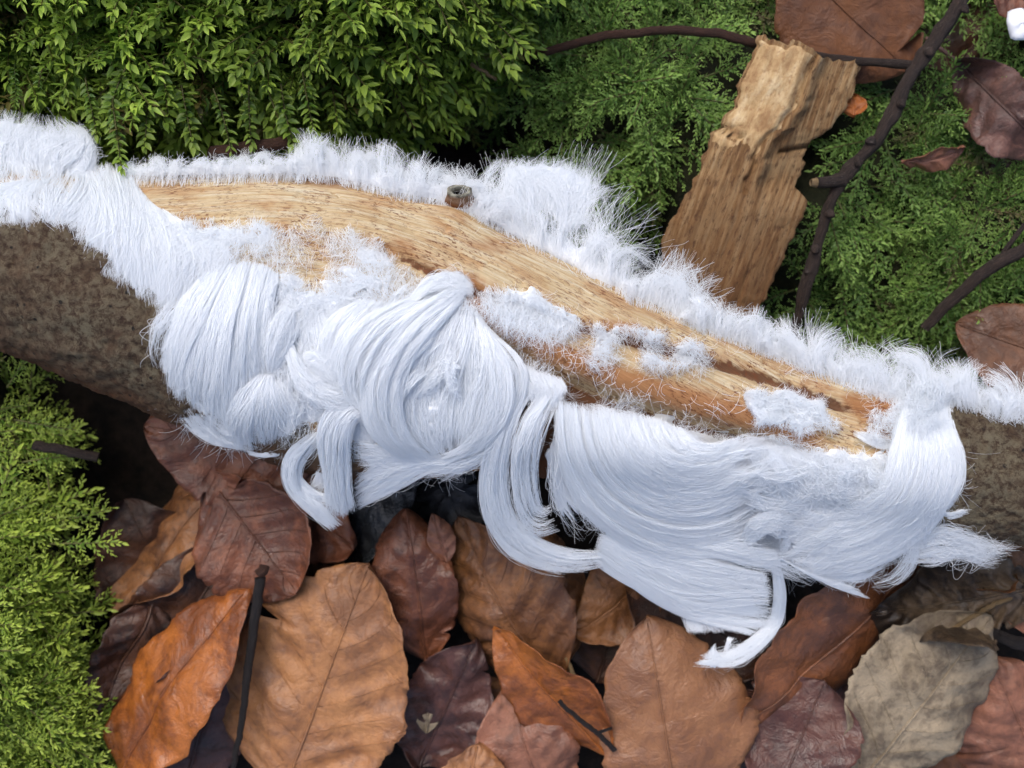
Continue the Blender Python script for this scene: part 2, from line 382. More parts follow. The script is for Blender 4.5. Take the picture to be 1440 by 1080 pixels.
def bark(which, x0, x1, n, m, label):
    P, Nn, g = tube_grid(x0, x1, n, m, 0)
    px, py = proj(P)
    nz = fbm(px / 26, py / 26, 41, 4) - 0.5
    if which == 'lower':
        yb = line([(-260, 262), (0, 275), (60, 280), (120, 310), (200, 390), (300, 480), (380, 550), (440, 600), (520, 650)])(px)
        inn = (py - yb + nz * 46) / 26
        under = Nn[..., 2] < -0.05
        inn = np.where(under & (Nn[..., 1] < 0.5), np.minimum((620 - px + nz * 80) / 40, 3), inn)
    else:
        inn = (px - 1285 + nz * 60 + 0.1 * (py - 600)) / 26
    o = np.clip(inn, -1, 1) * 0.11
    ridge = fbm(g[..., 0] * 1.5, g[..., 1] * 3.2, 43, 4) - 0.5
    fine = fbm(g[..., 0] * 9, g[..., 1] * 11, 44, 4) - 0.5
    pit = np.clip(fbm(g[..., 0] * 5, g[..., 1] * 5, 45, 2) - 0.66, 0, 1)
    r = o + ridge * 0.13 + fine * 0.09 - pit * 0.12
    V = P + Nn * r[..., None]
    keep = (inn > -0.9); F = gridF(n, m, wrap=True, flip=True)
    k = keep.reshape(-1)[F].all(1); F = F[k]
    rust = np.clip(1.15 - (Nn[..., 2] + 0.25 * Nn[..., 1]) * 2.0, 0, 1)
    if which == 'lower': rust = np.clip(sm(0.85, 0.3, Nn[..., 2]) * 0.95 + 0.4 * (fbm(g[..., 0] * 1.2, g[..., 1] * 2, 49) - 0.45), 0, 1)
    else: rust = np.clip(sm(0.5, 0.25, Nn[..., 2]), 0, 1) * (Nn[..., 1] < 0)
    st = np.stack([rust, 0 * rust, 0 * rust], -1)
    used = np.unique(F); re = np.full(n * m, -1); re[used] = np.arange(len(used))
    o = mesh('bark', V.reshape(-1, 3)[used], [re[F]], BARK, branch, {'grain': g.reshape(-1, 3)[used], 'stain_shade': st.reshape(-1, 3)[used]})
    o['label'] = label
bark('lower', -230, 640, 380, 180, 'grey green lichen crusted bark with rusty lower edge')
bark('right', 1240, 1670, 190, 160, 'olive lichen bark dotted with black specks')

def lathe(prof, cx, k=28, seed=0, rough=0.1, axis=None, sx=1.0, sy=1.0):
    """rings (radius, height) about a point; axis tilts the lathe"""
    th = np.linspace(0, 2 * math.pi, k, endpoint=False); a = unit(np.array(axis if axis is not None else (0, 0, 1.0)))
    s = unit(np.cross([0, 1.0, 0.1], a)); t = np.cross(a, s); V = []
    for i, (r, h) in enumerate(prof):
        rr = r * (1 + rough * 2 * (fbm(np.cos(th) * 2 + 5, np.sin(th) * 2 + 5 + i * 0.25, seed) - 0.5))
        hh = h + rough * 0.3 * (fbm(np.cos(th) * 3 + 9, np.sin(th) * 3 + 3 + i * 0.4, seed + 3) - 0.5)
        V.append(np.asarray(cx) + (sx * rr * np.cos(th))[:, None] * s + (sy * rr * np.sin(th))[:, None] * t + hh[:, None] * a)
    return np.vstack(V), [gridF(len(prof), k, wrap=True)]
def knot():
    k = N('grey_knot_scar'); o = k.obj(); n = k.noise(o, 6, 6, 0.7)
    sep = k.n('SeparateXYZ'); k.l(k.attr('stain_shade'), sep.inputs[0])
    col = k.mix(k.ramp(n, [(0.4, 0.0), (0.6, 1.0)]), (0.10, 0.09, 0.065), (0.34, 0.33, 0.26))
    col = k.mix(sep.outputs[0], col, k.mix(n, (0.05, 0.02, 0.01), (0.42, 0.17, 0.06)))
    col = k.mix(sep.outputs[1], col, (0.01, 0.007, 0.005)); k.bump(n, 0.8, 0.05); m = k.done(col, 0.7, 0.3)
    c = at(647, 282, 0); z = float(surf(np.array([647.0]), np.array([284.0]))[0]); c = at(647, 281, z)
    prof = [(0.29, -0.15), (0.30, 0.02), (0.275, 0.10), (0.255, 0.20), (0.25, 0.27), (0.20, 0.30), (0.15, 0.27), (0.12, 0.15), (0.06, 0.10), (0.0, 0.09)]
    V, F = lathe(prof, c, 36, 7, 0.16, (0, 0.45, 1.0), 0.85, 0.48)
    st = np.zeros((len(V), 3)); q = np.repeat(np.arange(len(prof)), 36); st[q <= 3, 0] = [1, 0.9, 0.8, 0.35][0]; st[(q == 2) | (q == 3), 0] = 0.6; st[q >= 7, 1] = 1
    o = mesh('knot', V, F, m, branch, {'stain_shade': st}); o['label'] = 'grey ringed scar of a lost side twig'
knot()

# ================================================================ HAIR ICE
RNG = np.random.default_rng(11)
def curves(name, P, R, mat, parent):
    n, m = P.shape[:2]; P = local(P, parent)
    cu = bpy.data.hair_curves.new(name); cu.add_curves([m] * n)
    cu.position_data.foreach_set('vector', np.ascontiguousarray(P, np.float32).ravel())
    a = cu.attributes.get('radius') or cu.attributes.new('radius', 'FLOAT', 'POINT')
    a.data.foreach_set('value', np.ascontiguousarray(R * 0.74, np.float32).ravel())
    cu.materials.append(mat)
    return link(bpy.data.objects.new(name, cu), parent)
HS = 0.42
def guide_surface(guides, M=28, nu=None, absolute=False):
    G = []
    for g in guides:
        g = np.array(g, float); q = catmull(g, M)
        z = q[:, 2] if absolute else base_z(q[:, 0], q[:, 1]) + q[:, 2] * HS
        G.append(at(q[:, 0], q[:, 1], z))
    G = np.array(G)
    nu = nu or (len(G) - 1) * 6 + 1
    out = np.empty((nu, M, 3))
    for j in range(M):
        k = len(G); Q = np.vstack([2 * G[0, j] - G[1, j], G[:, j], 2 * G[-1, j] - G[-2, j]]) if k > 1 else None
        t = np.linspace(0, k - 1, nu); i = np.minimum(t.astype(int), k - 2); f = (t - i)[:, None]
        a, b, c, d = Q[i], Q[i + 1], Q[i + 2], Q[i + 3]
        out[:, j] = 0.5 * (2 * b + (c - a) * f + (2 * a - 5 * b + 4 * c - d) * f * f + (3 * b - a - 3 * c + d) * f ** 3)
    S = out.copy()                                        # settle the heights a little
    for _ in range(2): S[:, 1:-1, 2] = (S[:, :-2, 2] + 2 * S[:, 1:-1, 2] + S[:, 2:, 2]) / 4
    dU = np.gradient(S, axis=0); dT = np.gradient(S, axis=1)
    Nn = unit(np.cross(dU, dT)); Nn = np.where((Nn[..., 2:] < 0), -Nn, Nn)
    Nn = unit(Nn + np.array([0, 0, 0.35]))
    return S, Nn, unit(dU), unit(dT)
def samp(A, u, s):
    nu, M = A.shape[:2]; x = np.clip(u, 0, 1) * (nu - 1); y = np.clip(s, 0, 1) * (M - 1)
    i = np.minimum(x.astype(int), nu - 2); j = np.minimum(y.astype(int), M - 2); f = (x - i)[..., None]; g = (y - j)[..., None]
    return (A[i, j] * (1 - f) + A[i + 1, j] * f) * (1 - g) + (A[i, j + 1] * (1 - f) + A[i + 1, j + 1] * f) * g
def lock(parent, guides, n, thick=0.18, clumps=14, cl=0.5, frizz=0.03, trim=0.1, r=0.0033, core=0.5, root=0.22, fly=0.04, m=13, absolute=False, label=None, name='lock', edge=0.10, seed=None):
    """a lock of parallel fibres over a lens of matted ice; guides run along the fibres, side by side"""
    rng = np.random.default_rng(RNG.integers(1 << 30) if seed is None else seed)
    S, Nn, U, T = guide_surface(guides, absolute=absolute)
    nu, M = S.shape[:2]
    # matted heart of the lock
    cu, cs = 15, 26; body = None
    u = np.linspace(0.10, 0.90, cu)[:, None] + 0 * np.zeros((1, cs)); s = np.linspace(0.10, 0.90, cs)[None] + 0 * u
    s = s * (1 - trim * 0.7 * rng.random((cu, 1)) * 1.0)
    p = samp(S, u, s); nn = samp(Nn, u, s); prof = np.sin(np.pi * np.clip((u - 0.05) / 0.9, 0, 1)) ** 0.7
    lump = fbm(u * 7, s * 3 + nu, 3, 3)[..., None] - 0.5
    topz = p - nn * (0.03 + 0.40 * thick * (1.0 - prof[..., None] * 0.4)) + nn * lump * thick * 0.25
    bot = p - nn * (0.08 + thick * (0.5 + (core or 0) * prof[..., None]))
    bot = np.minimum(bot, topz - nn * 0.03)
    if core is not None: body = mesh(name, np.vstack([topz.reshape(-1, 3), bot.reshape(-1, 3)]), slabF(cu, cs), ICE_CORE, parent)
    if label and body: body['label'] = label
    # fibres: a combed ground layer and, over it, narrow ribbons that wander and cross
    n = int(n * 0.85); nb = n // 2; q = np.linspace(0, 1, m)[None]
    s0 = root * rng.random(n) ** 1.5; s1 = 1 - trim * rng.random(n) ** 1.5
    u0 = rng.random(n); e = np.r_[0, np.cumsum(rng.gamma(0.9, 1, clumps) + 0.12)]; e = e / e[-1]
    cid = np.clip(np.searchsorted(e, u0) - 1, 0, clumps - 1); cc = ((e[:-1] + e[1:]) / 2)[cid]
    bell = 0.25 + 0.75 * np.sin(np.pi * np.clip(q * 0.85 + 0.1, 0, 1)) ** 1.2
    K = max(3, int(clumps * 0.75)); wk = rng.uniform(0.25, 1.0, K) * 2.0 / clumps ** 0.75; ck = np.clip((np.arange(K) + rng.uniform(0, 1, K)) / K, 0.04, 0.96)
    ak = rng.normal(0, 0.07, K) * cl * 2; fk = rng.uniform(0.5, 1.3, K); pk = rng.uniform(0, 1, K); lk = rng.uniform(0, 0.45, K) ** 1.3 * thick
    s0k = rng.uniform(0, 0.3, K) * (rng.random(K) < 0.6); s1k = 1 - rng.uniform(0, 0.28 + trim, K) * (rng.random(K) < 0.5); ks = rng.choice(K, n, p=wk / wk.sum())
    rib = (np.arange(n) >= nb)
    s0 = np.where(rib, np.maximum(s0 * 0.5, s0k[ks] + 0.05 * rng.random(n)), s0); s1 = np.where(rib, np.minimum(s1, s1k[ks] - 0.04 * rng.random(n)), s1)
    s1 = s1 - (~rib) * trim * 0.6 * vnoise(u0 * clumps * 1.7, 0 * u0 + 3.3, int(rng.integers(999)))
    s = s0[:, None] + (s1 - s0)[:, None] * q
    ug = u0[:, None] + (cc - u0)[:, None] * cl * 0.55 * bell * rng.random((n, 1)) ** 2 + 0.05 * (vnoise(cid[:, None] * 2.1, s * 3.0, 12) - 0.5) * 2
    v = rng.uniform(-1, 1, (n, 1)); v = np.sign(v) * np.abs(v) ** 0.8
    pinch = 0.45 + 0.55 * np.abs(np.sin(np.pi * (s * fk[ks][:, None] + pk[ks][:, None])))
    ur = ck[ks][:, None] + ak[ks][:, None] * np.sin(2 * np.pi * (s * fk[ks][:, None] * 0.7 + pk[ks][:, None])) + wk[ks][:, None] * v * pinch
    uu = np.where(rib[:, None], ur, ug); uc = np.clip(uu, 0, 1)
    p = samp(S, uc, s); nn = samp(Nn, uc, s); ud = samp(U, uc, s); wid = float(np.linalg.norm(S[-1, M // 2] - S[0, M // 2]))
    p = p + ud * ((uu - uc) * wid * 0.6)[..., None]
    taperw = 1.0
    env = np.sqrt(np.clip(1 - (2 * uc - 1) ** 2, 0.0, 1)) * 0.8 + 0.2
    og = (0.05 - 0.75 * rng.random((n, 1))) * thick * env
    orr = lk[ks][:, None] * np.sin(np.pi * np.clip(q * 0.9 + 0.05, 0, 1)) * env + thick * (0.10 * np.sqrt(1 - v * v) - 0.06) - 0.35 * thick * rng.random((n, 1)) ** 2
    p = p + nn * np.where(rib[:, None], orr, og)[..., None]
    ph = rng.random((n, 4)) * 6.28; fr = 0.6 + rng.random((n, 2)) * 1.8
    amp = frizz * (0.2 + rng.random((n, 1)) ** 2 * 1.3) * (0.15 + q)
    isfly = rng.random((n, 1)) < fly; amp = np.where(isfly, amp * 3.0 + 0.03 * q, amp)
    p = p + ud * (amp * np.sin(ph[:, :1] + q * 6.28 * fr[:, :1]))[..., None] + nn * (amp * 0.7 * np.sin(ph[:, 1:2] + q * 6.28 * fr[:, 1:2]))[..., None]
    p = p + ud * (edge * 0.5 * (rng.random((n, 1)) - 0.5) * (0.5 + 0.5 * q))[..., None]
    R = r * (0.55 + 1.15 * rng.random((n, 1)) ** 2) * (1.0 - 0.5 * q ** 2) * np.minimum(1, 0.35 + 4 * q)
    curves('fibres' if body else 'wisps', p, R, ICE, body or parent)
    return body
def fuzz(parent, poly, n, length, rise, flow, spread=0.9, dens=0.45, dscale=28, r=0.0027, curl=1.4, m=8, name='frost_mat', core=None, lift=0.0, label=None):
    """short matted fibres over part of the wood, with holes where the wood shows"""
    rng = np.random.default_rng(RNG.integers(1 << 30)); poly = np.asarray(poly, float)
    lo, hi = poly.min(0), poly.max(0); X = rng.uniform(lo[0], hi[0], n * 4); Y = rng.uniform(lo[1], hi[1], n * 4); sd = int(rng.integers(999))
    d = fbm(X / dscale, Y / dscale, sd, 3)
    ok = inside(poly + 0, X + (vnoise(X / 15, Y / 15, sd + 5) - 0.5) * 22, Y + (vnoise(X / 15, Y / 15, sd + 6) - 0.5) * 22) & (d + (rng.random(len(X)) - 0.5) * 0.34 > dens)
    n = int(n * 1.0); X = X[ok][:n]; Y = Y[ok][:n]; n = len(X)
    a0 = math.atan2(flow[1], flow[0]) + (fbm(X / 30, Y / 30, sd + 9, 3) - 0.5) * 6.0 * spread + rng.normal(0, 0.35 * spread, n)
    L = length * (0.5 + rng.random(n)) * PX
    q = np.linspace(0, 1, m)[None]; turn = rng.normal(0, curl, (n, 1)) * q
    ca = np.cumsum(np.cos(a0[:, None] + turn), 1) / m; sa = np.cumsum(np.sin(a0[:, None] + turn), 1) / m
    px = X[:, None] + ca * L[:, None]; py = Y[:, None] + sa * L[:, None]
    h = rise * (0.35 + rng.random((n, 1))) * np.sin(np.pi * (0.12 + 0.72 * q)) + 0.01 + lift * rng.random((n, 1))
    P = at(px, py, base_z(px, py, 4) + 0.6 * relief(px, py) + 0.4 * relief(X, Y)[:, None] + h)
    R = r * (0.6 + 0.8 * rng.random((n, 1))) * (1 - 0.4 * q)
    host = parent
    if core:
        k = 64; gx, gy = np.meshgrid(np.linspace(lo[0], hi[0], k), np.linspace(lo[1], hi[1], k), indexing='ij')
        dn = fbm(gx / dscale, gy / dscale, sd, 3)
        jx = gx + (vnoise(gx / 15, gy / 15, sd + 5) - 0.5) * 22; jy = gy + (vnoise(gx / 15, gy / 15, sd + 6) - 0.5) * 22
        c = poly.mean(0); ins = inside(poly, jx + (jx - c[0]) * 0.12, jy + (jy - c[1]) * 0.12) & (dn > dens + 0.08)
        bl = ins.astype(float)
        for _ in range(3):
            b2 = bl.copy(); b2[1:-1, 1:-1] = (bl[1:-1, 1:-1] * 2 + bl[:-2, 1:-1] + bl[2:, 1:-1] + bl[1:-1, :-2] + bl[1:-1, 2:]) / 6; bl = b2
        zz = surf(gx, gy); top = zz - 0.22 + bl * (core * 0.45 + 0.22) * (0.45 + 1.1 * fbm(gx / 6, gy / 6, sd + 2, 3))
        F = gridF(k, k); F = F[(bl.reshape(-1)[F] > 0.04).any(1)]; used = np.unique(np.r_[F.ravel(), 0]); re_ = np.zeros(k * k, int); re_[used] = np.arange(len(used))
        host = mesh(name, at(gx, gy, top).reshape(-1, 3)[used], [re_[F]], ICE_CORE, parent)
        if label: host['label'] = label
    curves('fibres', P, R, ICE, host)
def fringe(parent, base, n, lean=0.0, curl=0.5, frizz=0.03, clumps=30, r=0.0037, rootw=26, m=13, rise=0.35, holes=0.0, core=0.4, cl=0.5, hook=0.6, layer=0.5, name='fringe_band', var=0.4):
    """upright fibres along the branch's upper edge; base points carry px, py, length in px, sideways lean in px"""
    rng = np.random.default_rng(RNG.integers(1 << 30)); B = catmull(np.asarray(base, float), 160); sd = int(rng.integers(999))
    def bp(u): x = np.clip(u, 0, 1) * 159; return np.stack([np.interp(x, np.arange(160), B[:, j]) for j in range(4)], -1)
    # matted foot
    k = 60; ub = np.linspace(0, 1, k); b = bp(ub); rows = []
    for v in (-0.10, 0.05, 0.13, 0.20):
        jag = 1 + 0.5 * (vnoise(ub * clumps, 0 * ub + v * 9, sd) - 0.5)
        rows.append((b[:, 0] + b[:, 3] * v, b[:, 1] - b[:, 2] * v * jag * (core / 0.4)))
    px = np.array([a for a, _ in rows]); py = np.array([a for _, a in rows]); zz = base_z(px, py)
    top = at(px, py, zz + np.array([0.0, 0.05, 0.05, 0.0])[:, None]); bot = at(px, py, zz - np.array([0.25, 0.14, 0.08, 0.03])[:, None])
    body = mesh(name, np.vstack([top.reshape(-1, 3), bot.reshape(-1, 3)]), slabF(4, k), ICE_CORE, parent)
    n = int(n * 0.40); clumps = int(clumps * 2.6)
    u0 = rng.random(n)
    if holes:
        keep = fbm(u0 * clumps * 0.35, rng.random(n) * 1.5, sd, 2) > holes; u0 = u0[keep]; n = len(u0)
    q = np.linspace(0, 1, m)[None]; e = np.r_[0, np.cumsum(rng.gamma(1.2, 1, clumps) + 0.15)]; e /= e[-1]
    cid = np.clip(np.searchsorted(e, u0) - 1, 0, clumps - 1); cc = ((e[:-1] + e[1:]) / 2)[cid]
    web = rng.random((n, 1)) < 0.30; lay = np.where(web, rng.random((n, 1)), rng.random(clumps)[cid][:, None] * 0.7 + 0.3 * rng.random((n, 1)))
    pull = cl * 1.15 * rng.random((n, 1)) ** 0.3 * q ** 1.1 * ~web
    uu = u0[:, None] + (cc - u0)[:, None] * np.minimum(pull, 1)
    b = bp(uu); cL = rng.uniform(0.55, 1.18, clumps)[cid][:, None]; cA = rng.normal(0, 0.32, clumps)[cid][:, None]; cC = rng.normal(0, 1.0, clumps)[cid][:, None]
    prof = 0.62 + 0.56 * fbm(u0 * clumps * 0.22, 0 * u0, sd + 1, 3)[:, None]
    Ln = b[..., 2] * prof * np.where(web, 0.35 + 0.6 * rng.random((n, 1)), cL * (1 - 0.25 * rng.random((n, 1)) ** 1.5))
    ang = lean + np.where(web, rng.normal(0, 0.55, (n, 1)) + rng.normal(0, 1.5, (n, 1)) * q * hook, cA * (0.3 + q) + hook * cC * sm(0.3, 1.0, q) * 2.3 + rng.normal(0, 0.14, (n, 1)))
    ang = np.where(web, np.clip(ang, -1.5, 1.5), np.clip(ang, -2.4, 2.4))
    dx = np.cumsum(np.sin(ang), 1) / m; dy = np.cumsum(np.cos(ang), 1) / m
    ph = rng.random((n, 4)) * 6.28; fr = 0.6 + rng.random((n, 2)) * 1.6
    amp = frizz * 0.7 * PX * (0.3 + 1.2 * rng.random((n, 1)) ** 2) * q
    px = b[..., 0] + b[..., 3] * q + dx * Ln + amp * np.sin(ph[:, :1] + 6.28 * fr[:, :1] * q) + rng.normal(0, 1.2, (n, 1))
    py0 = rng.random((n, 1)) ** 1.3 * rootw - 4
    py = b[..., 1] + py0 * (1 - q) - dy * Ln + amp * 0.4 * np.sin(ph[:, 2:3] + 6.28 * q * fr[:, 1:2])
    r0 = base_z(px[:, :1], py[:, :1])
    h = rise * np.sin(np.pi * 0.62 * q) * (0.2 + lay) - layer * (1 - lay) * q + 0.02
    wrap = base_z(px, py); z = np.maximum(r0 - 0.25 * q * Ln / PX, wrap) + h + amp / PX * 0.6 * np.sin(ph[:, 3:4] + 6.28 * fr[:, :1] * q)
    P = at(px, py, z); R = r * (0.5 + 1.0 * rng.random((n, 1)) ** 2) * (1 - 0.35 * q)
    curves('fibres', P, R, ICE, body)

def curls(parent, poly, count, flow, bend, size=(70, 150), width=(7, 18), h=(0.25, 0.7), spread=0.5, per=90):
    """slender curved locks lying across each other, all of one tuft"""
    rng = np.random.default_rng(RNG.integers(1 << 30)); poly = np.asarray(poly, float); lo, hi = poly.min(0), poly.max(0); k = 0
    while k < count:
        x, y = rng.uniform(lo[0], hi[0]), rng.uniform(lo[1], hi[1])
        if not inside(poly, np.array([x]), np.array([y]))[0]: continue
        a = math.atan2(flow[1], flow[0]) + rng.normal(0, spread); c = rng.normal(bend, 0.7); L = rng.uniform(*size); wd = rng.uniform(*width); hh = rng.uniform(*h); g1 = []; g2 = []
        for i in range(5):
            b = a + c * (i / 4 - 0.5); nx, ny = -math.sin(b), math.cos(b); w_ = wd * (0.35 + 0.65 * math.sin(math.pi * (0.15 + 0.8 * i / 4)))
            hz = hh * (0.45 + 0.55 * math.sin(math.pi * (0.1 + 0.75 * i / 4)))
            g1.append((x - nx * w_ / 2, y - ny * w_ / 2, hz)); g2.append((x + nx * w_ / 2, y + ny * w_ / 2, hz)); x += math.cos(b) * L / 4; y += math.sin(b) * L / 4
        lock(parent, [g1, g2], int(per * wd / 10), 0.07, 4, 0.6, 0.035, 0.45, core=None, fly=.15, root=.4, edge=.09, m=11); k += 1
def sheets(parent, guides, n, dh=0.12, trim=0.4, frizz=0.03, r=0.0034, over=0.55, passes=1):
    """overlapping silky sheets laid side by side along the same sweep, one edge over the next"""
    rng = np.random.default_rng(RNG.integers(1 << 30)); G = [catmull(np.array(g, float), 9) for g in guides]
    at_ = lambda x: G[min(int(x), len(G) - 2)] * (1 - (x - min(int(x), len(G) - 2))) + G[min(int(x), len(G) - 2) + 1] * (x - min(int(x), len(G) - 2))
    for p_ in range(passes):
        x = rng.uniform(0, 0.4)
        while x < len(G) - 1.15:
            wd = rng.uniform(0.35, 0.9); b = min(x + wd, len(G) - 1); up = rng.uniform(0.2, 1.0) * dh; k = np.linspace(0, 1, 9); tw = rng.normal(0, 0.12)
            def lifted(y, e): g = at_(np.clip(y, 0, len(G) - 1)).copy(); g[:, 2] += up * np.sin(np.pi * (0.15 + 0.8 * k)) * e + 0.04; return [tuple(q) for q in g]
            lock(parent, [lifted(x + tw, 0.3), lifted((x + b) / 2, 1.0), lifted(b - tw, 1.3)], int(n * wd), 0.08, 8, 0.5, frizz, trim, r, None, rng.uniform(0.15, 0.5), 0.08, edge=0.08)
            x += wd * over * rng.uniform(0.8, 1.4)
GT = 'hair ice tufts hanging from the branch'; GF = 'hair ice fringes along the upper edge'; GP = 'matted frost patches on the bare wood'
def tuft(name, px, py, label, group=GT):
    return empty(name, at(px, py, float(base_z(np.array([px]), np.array([py]))[0])), label, 'hair ice', group)

# --- upper fringes
t = tuft('hair_ice_tuft', 60, 250, 'domed upright tuft of hair ice in the upper left corner')
lock(t, [[(-60, 262, .1), (-70, 215, .5), (-55, 172, .55), (-30, 150, .3)], [(-10, 258, .12), (-12, 210, .55), (0, 172, .6), (5, 152, .3)], [(35, 256, .12), (35, 212, .55), (45, 175, .55), (52, 158, .25)],
          [(75, 256, .12), (80, 215, .5), (88, 182, .5), (85, 164, .2)], [(108, 254, .1), (118, 222, .35), (118, 192, .35), (104, 172, .1)], [(124, 250, .05), (133, 225, .2), (130, 200, .2), (116, 182, .0)]],
     5200, 0.22, 26, 0.5, 0.05, 0.35, fly=0.1, core=0.2)
t = tuft('hair_ice_fringe', 300, 240, 'low fuzzy hair ice fringe under the hanging moss tips', GF)
fringe(t, [(178, 243, 26, 0), (230, 243, 36, 6), (300, 241, 38, 0), (370, 240, 36, 4), (428, 238, 48, 0)], 5200, 0.1, frizz=0.09, clumps=16, hook=1.6, rise=.25)
t = tuft('hair_ice_fringe', 540, 255, 'even hair ice fringe left of the grey knot', GF)
fringe(t, [(415, 240, 50, 0), (450, 240, 60, -4), (500, 248, 62, 0), (550, 262, 66, 0), (610, 272, 68, 4), (665, 290, 50, 8)], 8200, 0.02, frizz=0.05, clumps=24, hook=0.9, rise=.3)
t = tuft('hair_ice_fringe', 770, 345, 'tallest wavy sheet of hair ice rising behind the knot', GF)
fringe(t, [(655, 290, 48, 14), (690, 305, 78, 8), (735, 328, 108, -6), (790, 356, 132, 10), (835, 380, 142, 18), (862, 394, 112, 8), (884, 404, 50, 0)], 8500, 0.0, frizz=0.10, clumps=24, hook=0.8, rise=.45, holes=0.3, core=.3, layer=.9, cl=.7, var=.5)
lock(t, [[(700, 298, .15), (690, 262, .3), (692, 232, .3), (700, 222, .2)], [(740, 300, .3), (738, 255, .5), (738, 228, .45), (740, 220, .3)], [(765, 300, .3), (775, 262, .5), (785, 232, .5), (786, 218, .3)],
          [(790, 320, .3), (802, 280, .5), (812, 245, .5), (816, 230, .3)], [(815, 330, .3), (835, 290, .5), (845, 258, .45), (850, 237, .3)]], 1500, 0.15, 16, 0.7, 0.05, 0.15, core=0.0, name='crest', fly=.1)
t = tuft('hair_ice_fringe', 925, 415, 'small spiky hair ice crest beside the orange bark strip', GF)
fringe(t, [(878, 408, 38, 2), (905, 416, 58, 6), (935, 428, 90, 8), (958, 440, 88, 8), (985, 450, 50, 0)], 3600, 0.1, frizz=0.06, clumps=13, hook=0.8, rise=.35, layer=.5, cl=.75)
t = tuft('hair_ice_fringe', 1140, 510, 'long comb of curling hair ice below the dark twig', GF)
fringe(t, [(968, 448, 44, 4), (1000, 462, 54, 4), (1060, 484, 58, 6), (1120, 508, 68, -4), (1180, 532, 84, 0), (1240, 552, 98, 4), (1300, 566, 100, 2), (1345, 570, 80, 8)], 13500, 0.05, frizz=0.05, clumps=44, hook=1.1, rise=.42, layer=.5, cl=.65, rootw=24)
t = tuft('hair_ice_fringe', 1400, 580, 'ragged hair ice fringe above the right lichen bark', GF)
fringe(t, [(1318, 566, 76, 8), (1360, 574, 84, -6), (1400, 588, 72, 8), (1440, 596, 92, 4), (1500, 610, 90, 0)], 6500, 0.05, frizz=0.05, clumps=18, hook=0.8, rise=.4, layer=.3, cl=.7, rootw=20, core=.55)

# --- left collar
t = tuft('hair_ice_tuft', 120, 270, 'wide collar of downward combed hair ice covering the left bark end')
lock(t, [[(-90, 236, .08), (-95, 285, .35), (-92, 345, .12)], [(-30, 240, .08), (-32, 290, .35), (-28, 344, .12)], [(20, 240, .08), (18, 290, .4), (12, 338, .12)], [(66, 240, .1), (66, 288, .4), (58, 328, .12)], [(112, 236, .12), (112, 295, .4), (100, 345, .15)],
          [(150, 226, .12), (152, 310, .4), (135, 382, .15)], [(176, 236, .1), (188, 330, .4), (182, 418, .15)], [(196, 262, .08), (228, 345, .4), (222, 446, .2)],
          [(215, 285, .06), (262, 348, .35), (262, 425, .25)], [(240, 298, .05), (298, 348, .3), (305, 408, .2)]],
     9500, 0.2, 40, 0.45, 0.035, 0.14, core=0.2, fly=.08)
# --- matted frost on the wood
t = tuft('frost_patch', 400, 350, 'broad matted frost sheet along the lower side of the cream wood', GP)
fuzz(t, [(185, 262), (235, 300), (330, 312), (440, 300), (530, 335), (600, 380), (665, 404), (672, 428), (640, 440), (560, 440), (470, 430), (380, 420), (300, 390), (215, 360)], 8500, 0.32, 0.16, (-0.1, 1), 0.5, 0.38, 40, core=0.09)
t = tuft('frost_patch', 750, 430, 'combed frost tuft filling the groove above the orange ridge', GP)
fuzz(t, [(662, 396), (740, 404), (800, 432), (828, 455), (812, 464), (755, 456), (690, 430)], 2600, 0.42, 0.22, (0.1, 1), 0.25, 0.32, 30, core=0.14)
t = tuft('frost_patch', 895, 488, 'crumbly frost clump across the middle of the orange ridge', GP)
fuzz(t, [(808, 500), (835, 455), (880, 448), (935, 462), (990, 486), (985, 520), (940, 512), (880, 496), (820, 520)], 2400, 0.22, 0.22, (0.2, 1), 1.0, 0.50, 26, core=0.16)
t = tuft('frost_patch', 1110, 575, 'thick bright white frost pad lying on the speckled wood', GP)
fuzz(t, [(1040, 562), (1060, 544), (1100, 552), (1145, 562), (1182, 592), (1130, 606), (1080, 598), (1050, 585)], 3800, 0.16, 0.16, (0.5, 1), 1.2, 0.22, 26, core=0.24, lift=.12)
t = tuft('frost_patch', 1120, 630, 'thin frost veil above the grey hollow of the right swirl', GP)
fuzz(t, [(980, 606), (1050, 606), (1130, 618), (1215, 640), (1262, 636), (1270, 680), (1180, 690), (1080, 670), (990, 630)], 5500, 0.32, 0.22, (-0.1, 1), 0.8, 0.36, 34, core=0.1)
t = tuft('frost_patch', 1230, 595, 'splintery frost slivers beside the right ice neck', GP)
lock(t, [[(1200, 604, .03), (1240, 618, .1), (1275, 624, .08)], [(1200, 612, .03), (1235, 628, .12), (1270, 632, .08)]], 260, .06, 6, .4, .03, .3, core=None)
fuzz(t, [(1222, 580), (1250, 570), (1275, 585), (1275, 625), (1230, 618)], 1100, 0.22, 0.2, (0.4, 1), 1.2, 0.30, 24, lift=.1)
# sparse whiskers over the orange ridge
t = tuft('frost_whiskers', 830, 520, 'sparse loose whiskers of ice straying over the orange wood ridge', GP)
fuzz(t, [(650, 430), (720, 440), (830, 480), (960, 545), (1060, 560), (1060, 605), (960, 590), (860, 550), (720, 490)], 260, 0.35, 0.2, (0.3, 1), 1.4, 0.40, 24, r=.0035)
fuzz(t, [(930, 420), (1010, 440), (1200, 530), (1280, 560), (1270, 580), (1180, 545), (1000, 470)], 900, 0.25, 0.15, (0.1, -1), 1.2, 0.35, 24)
fuzz(t, [(700, 470), (780, 520), (800, 545), (740, 540), (705, 520)], 700, 0.5, 0.3, (-0.3, 1), 0.5, 0.30, 24)

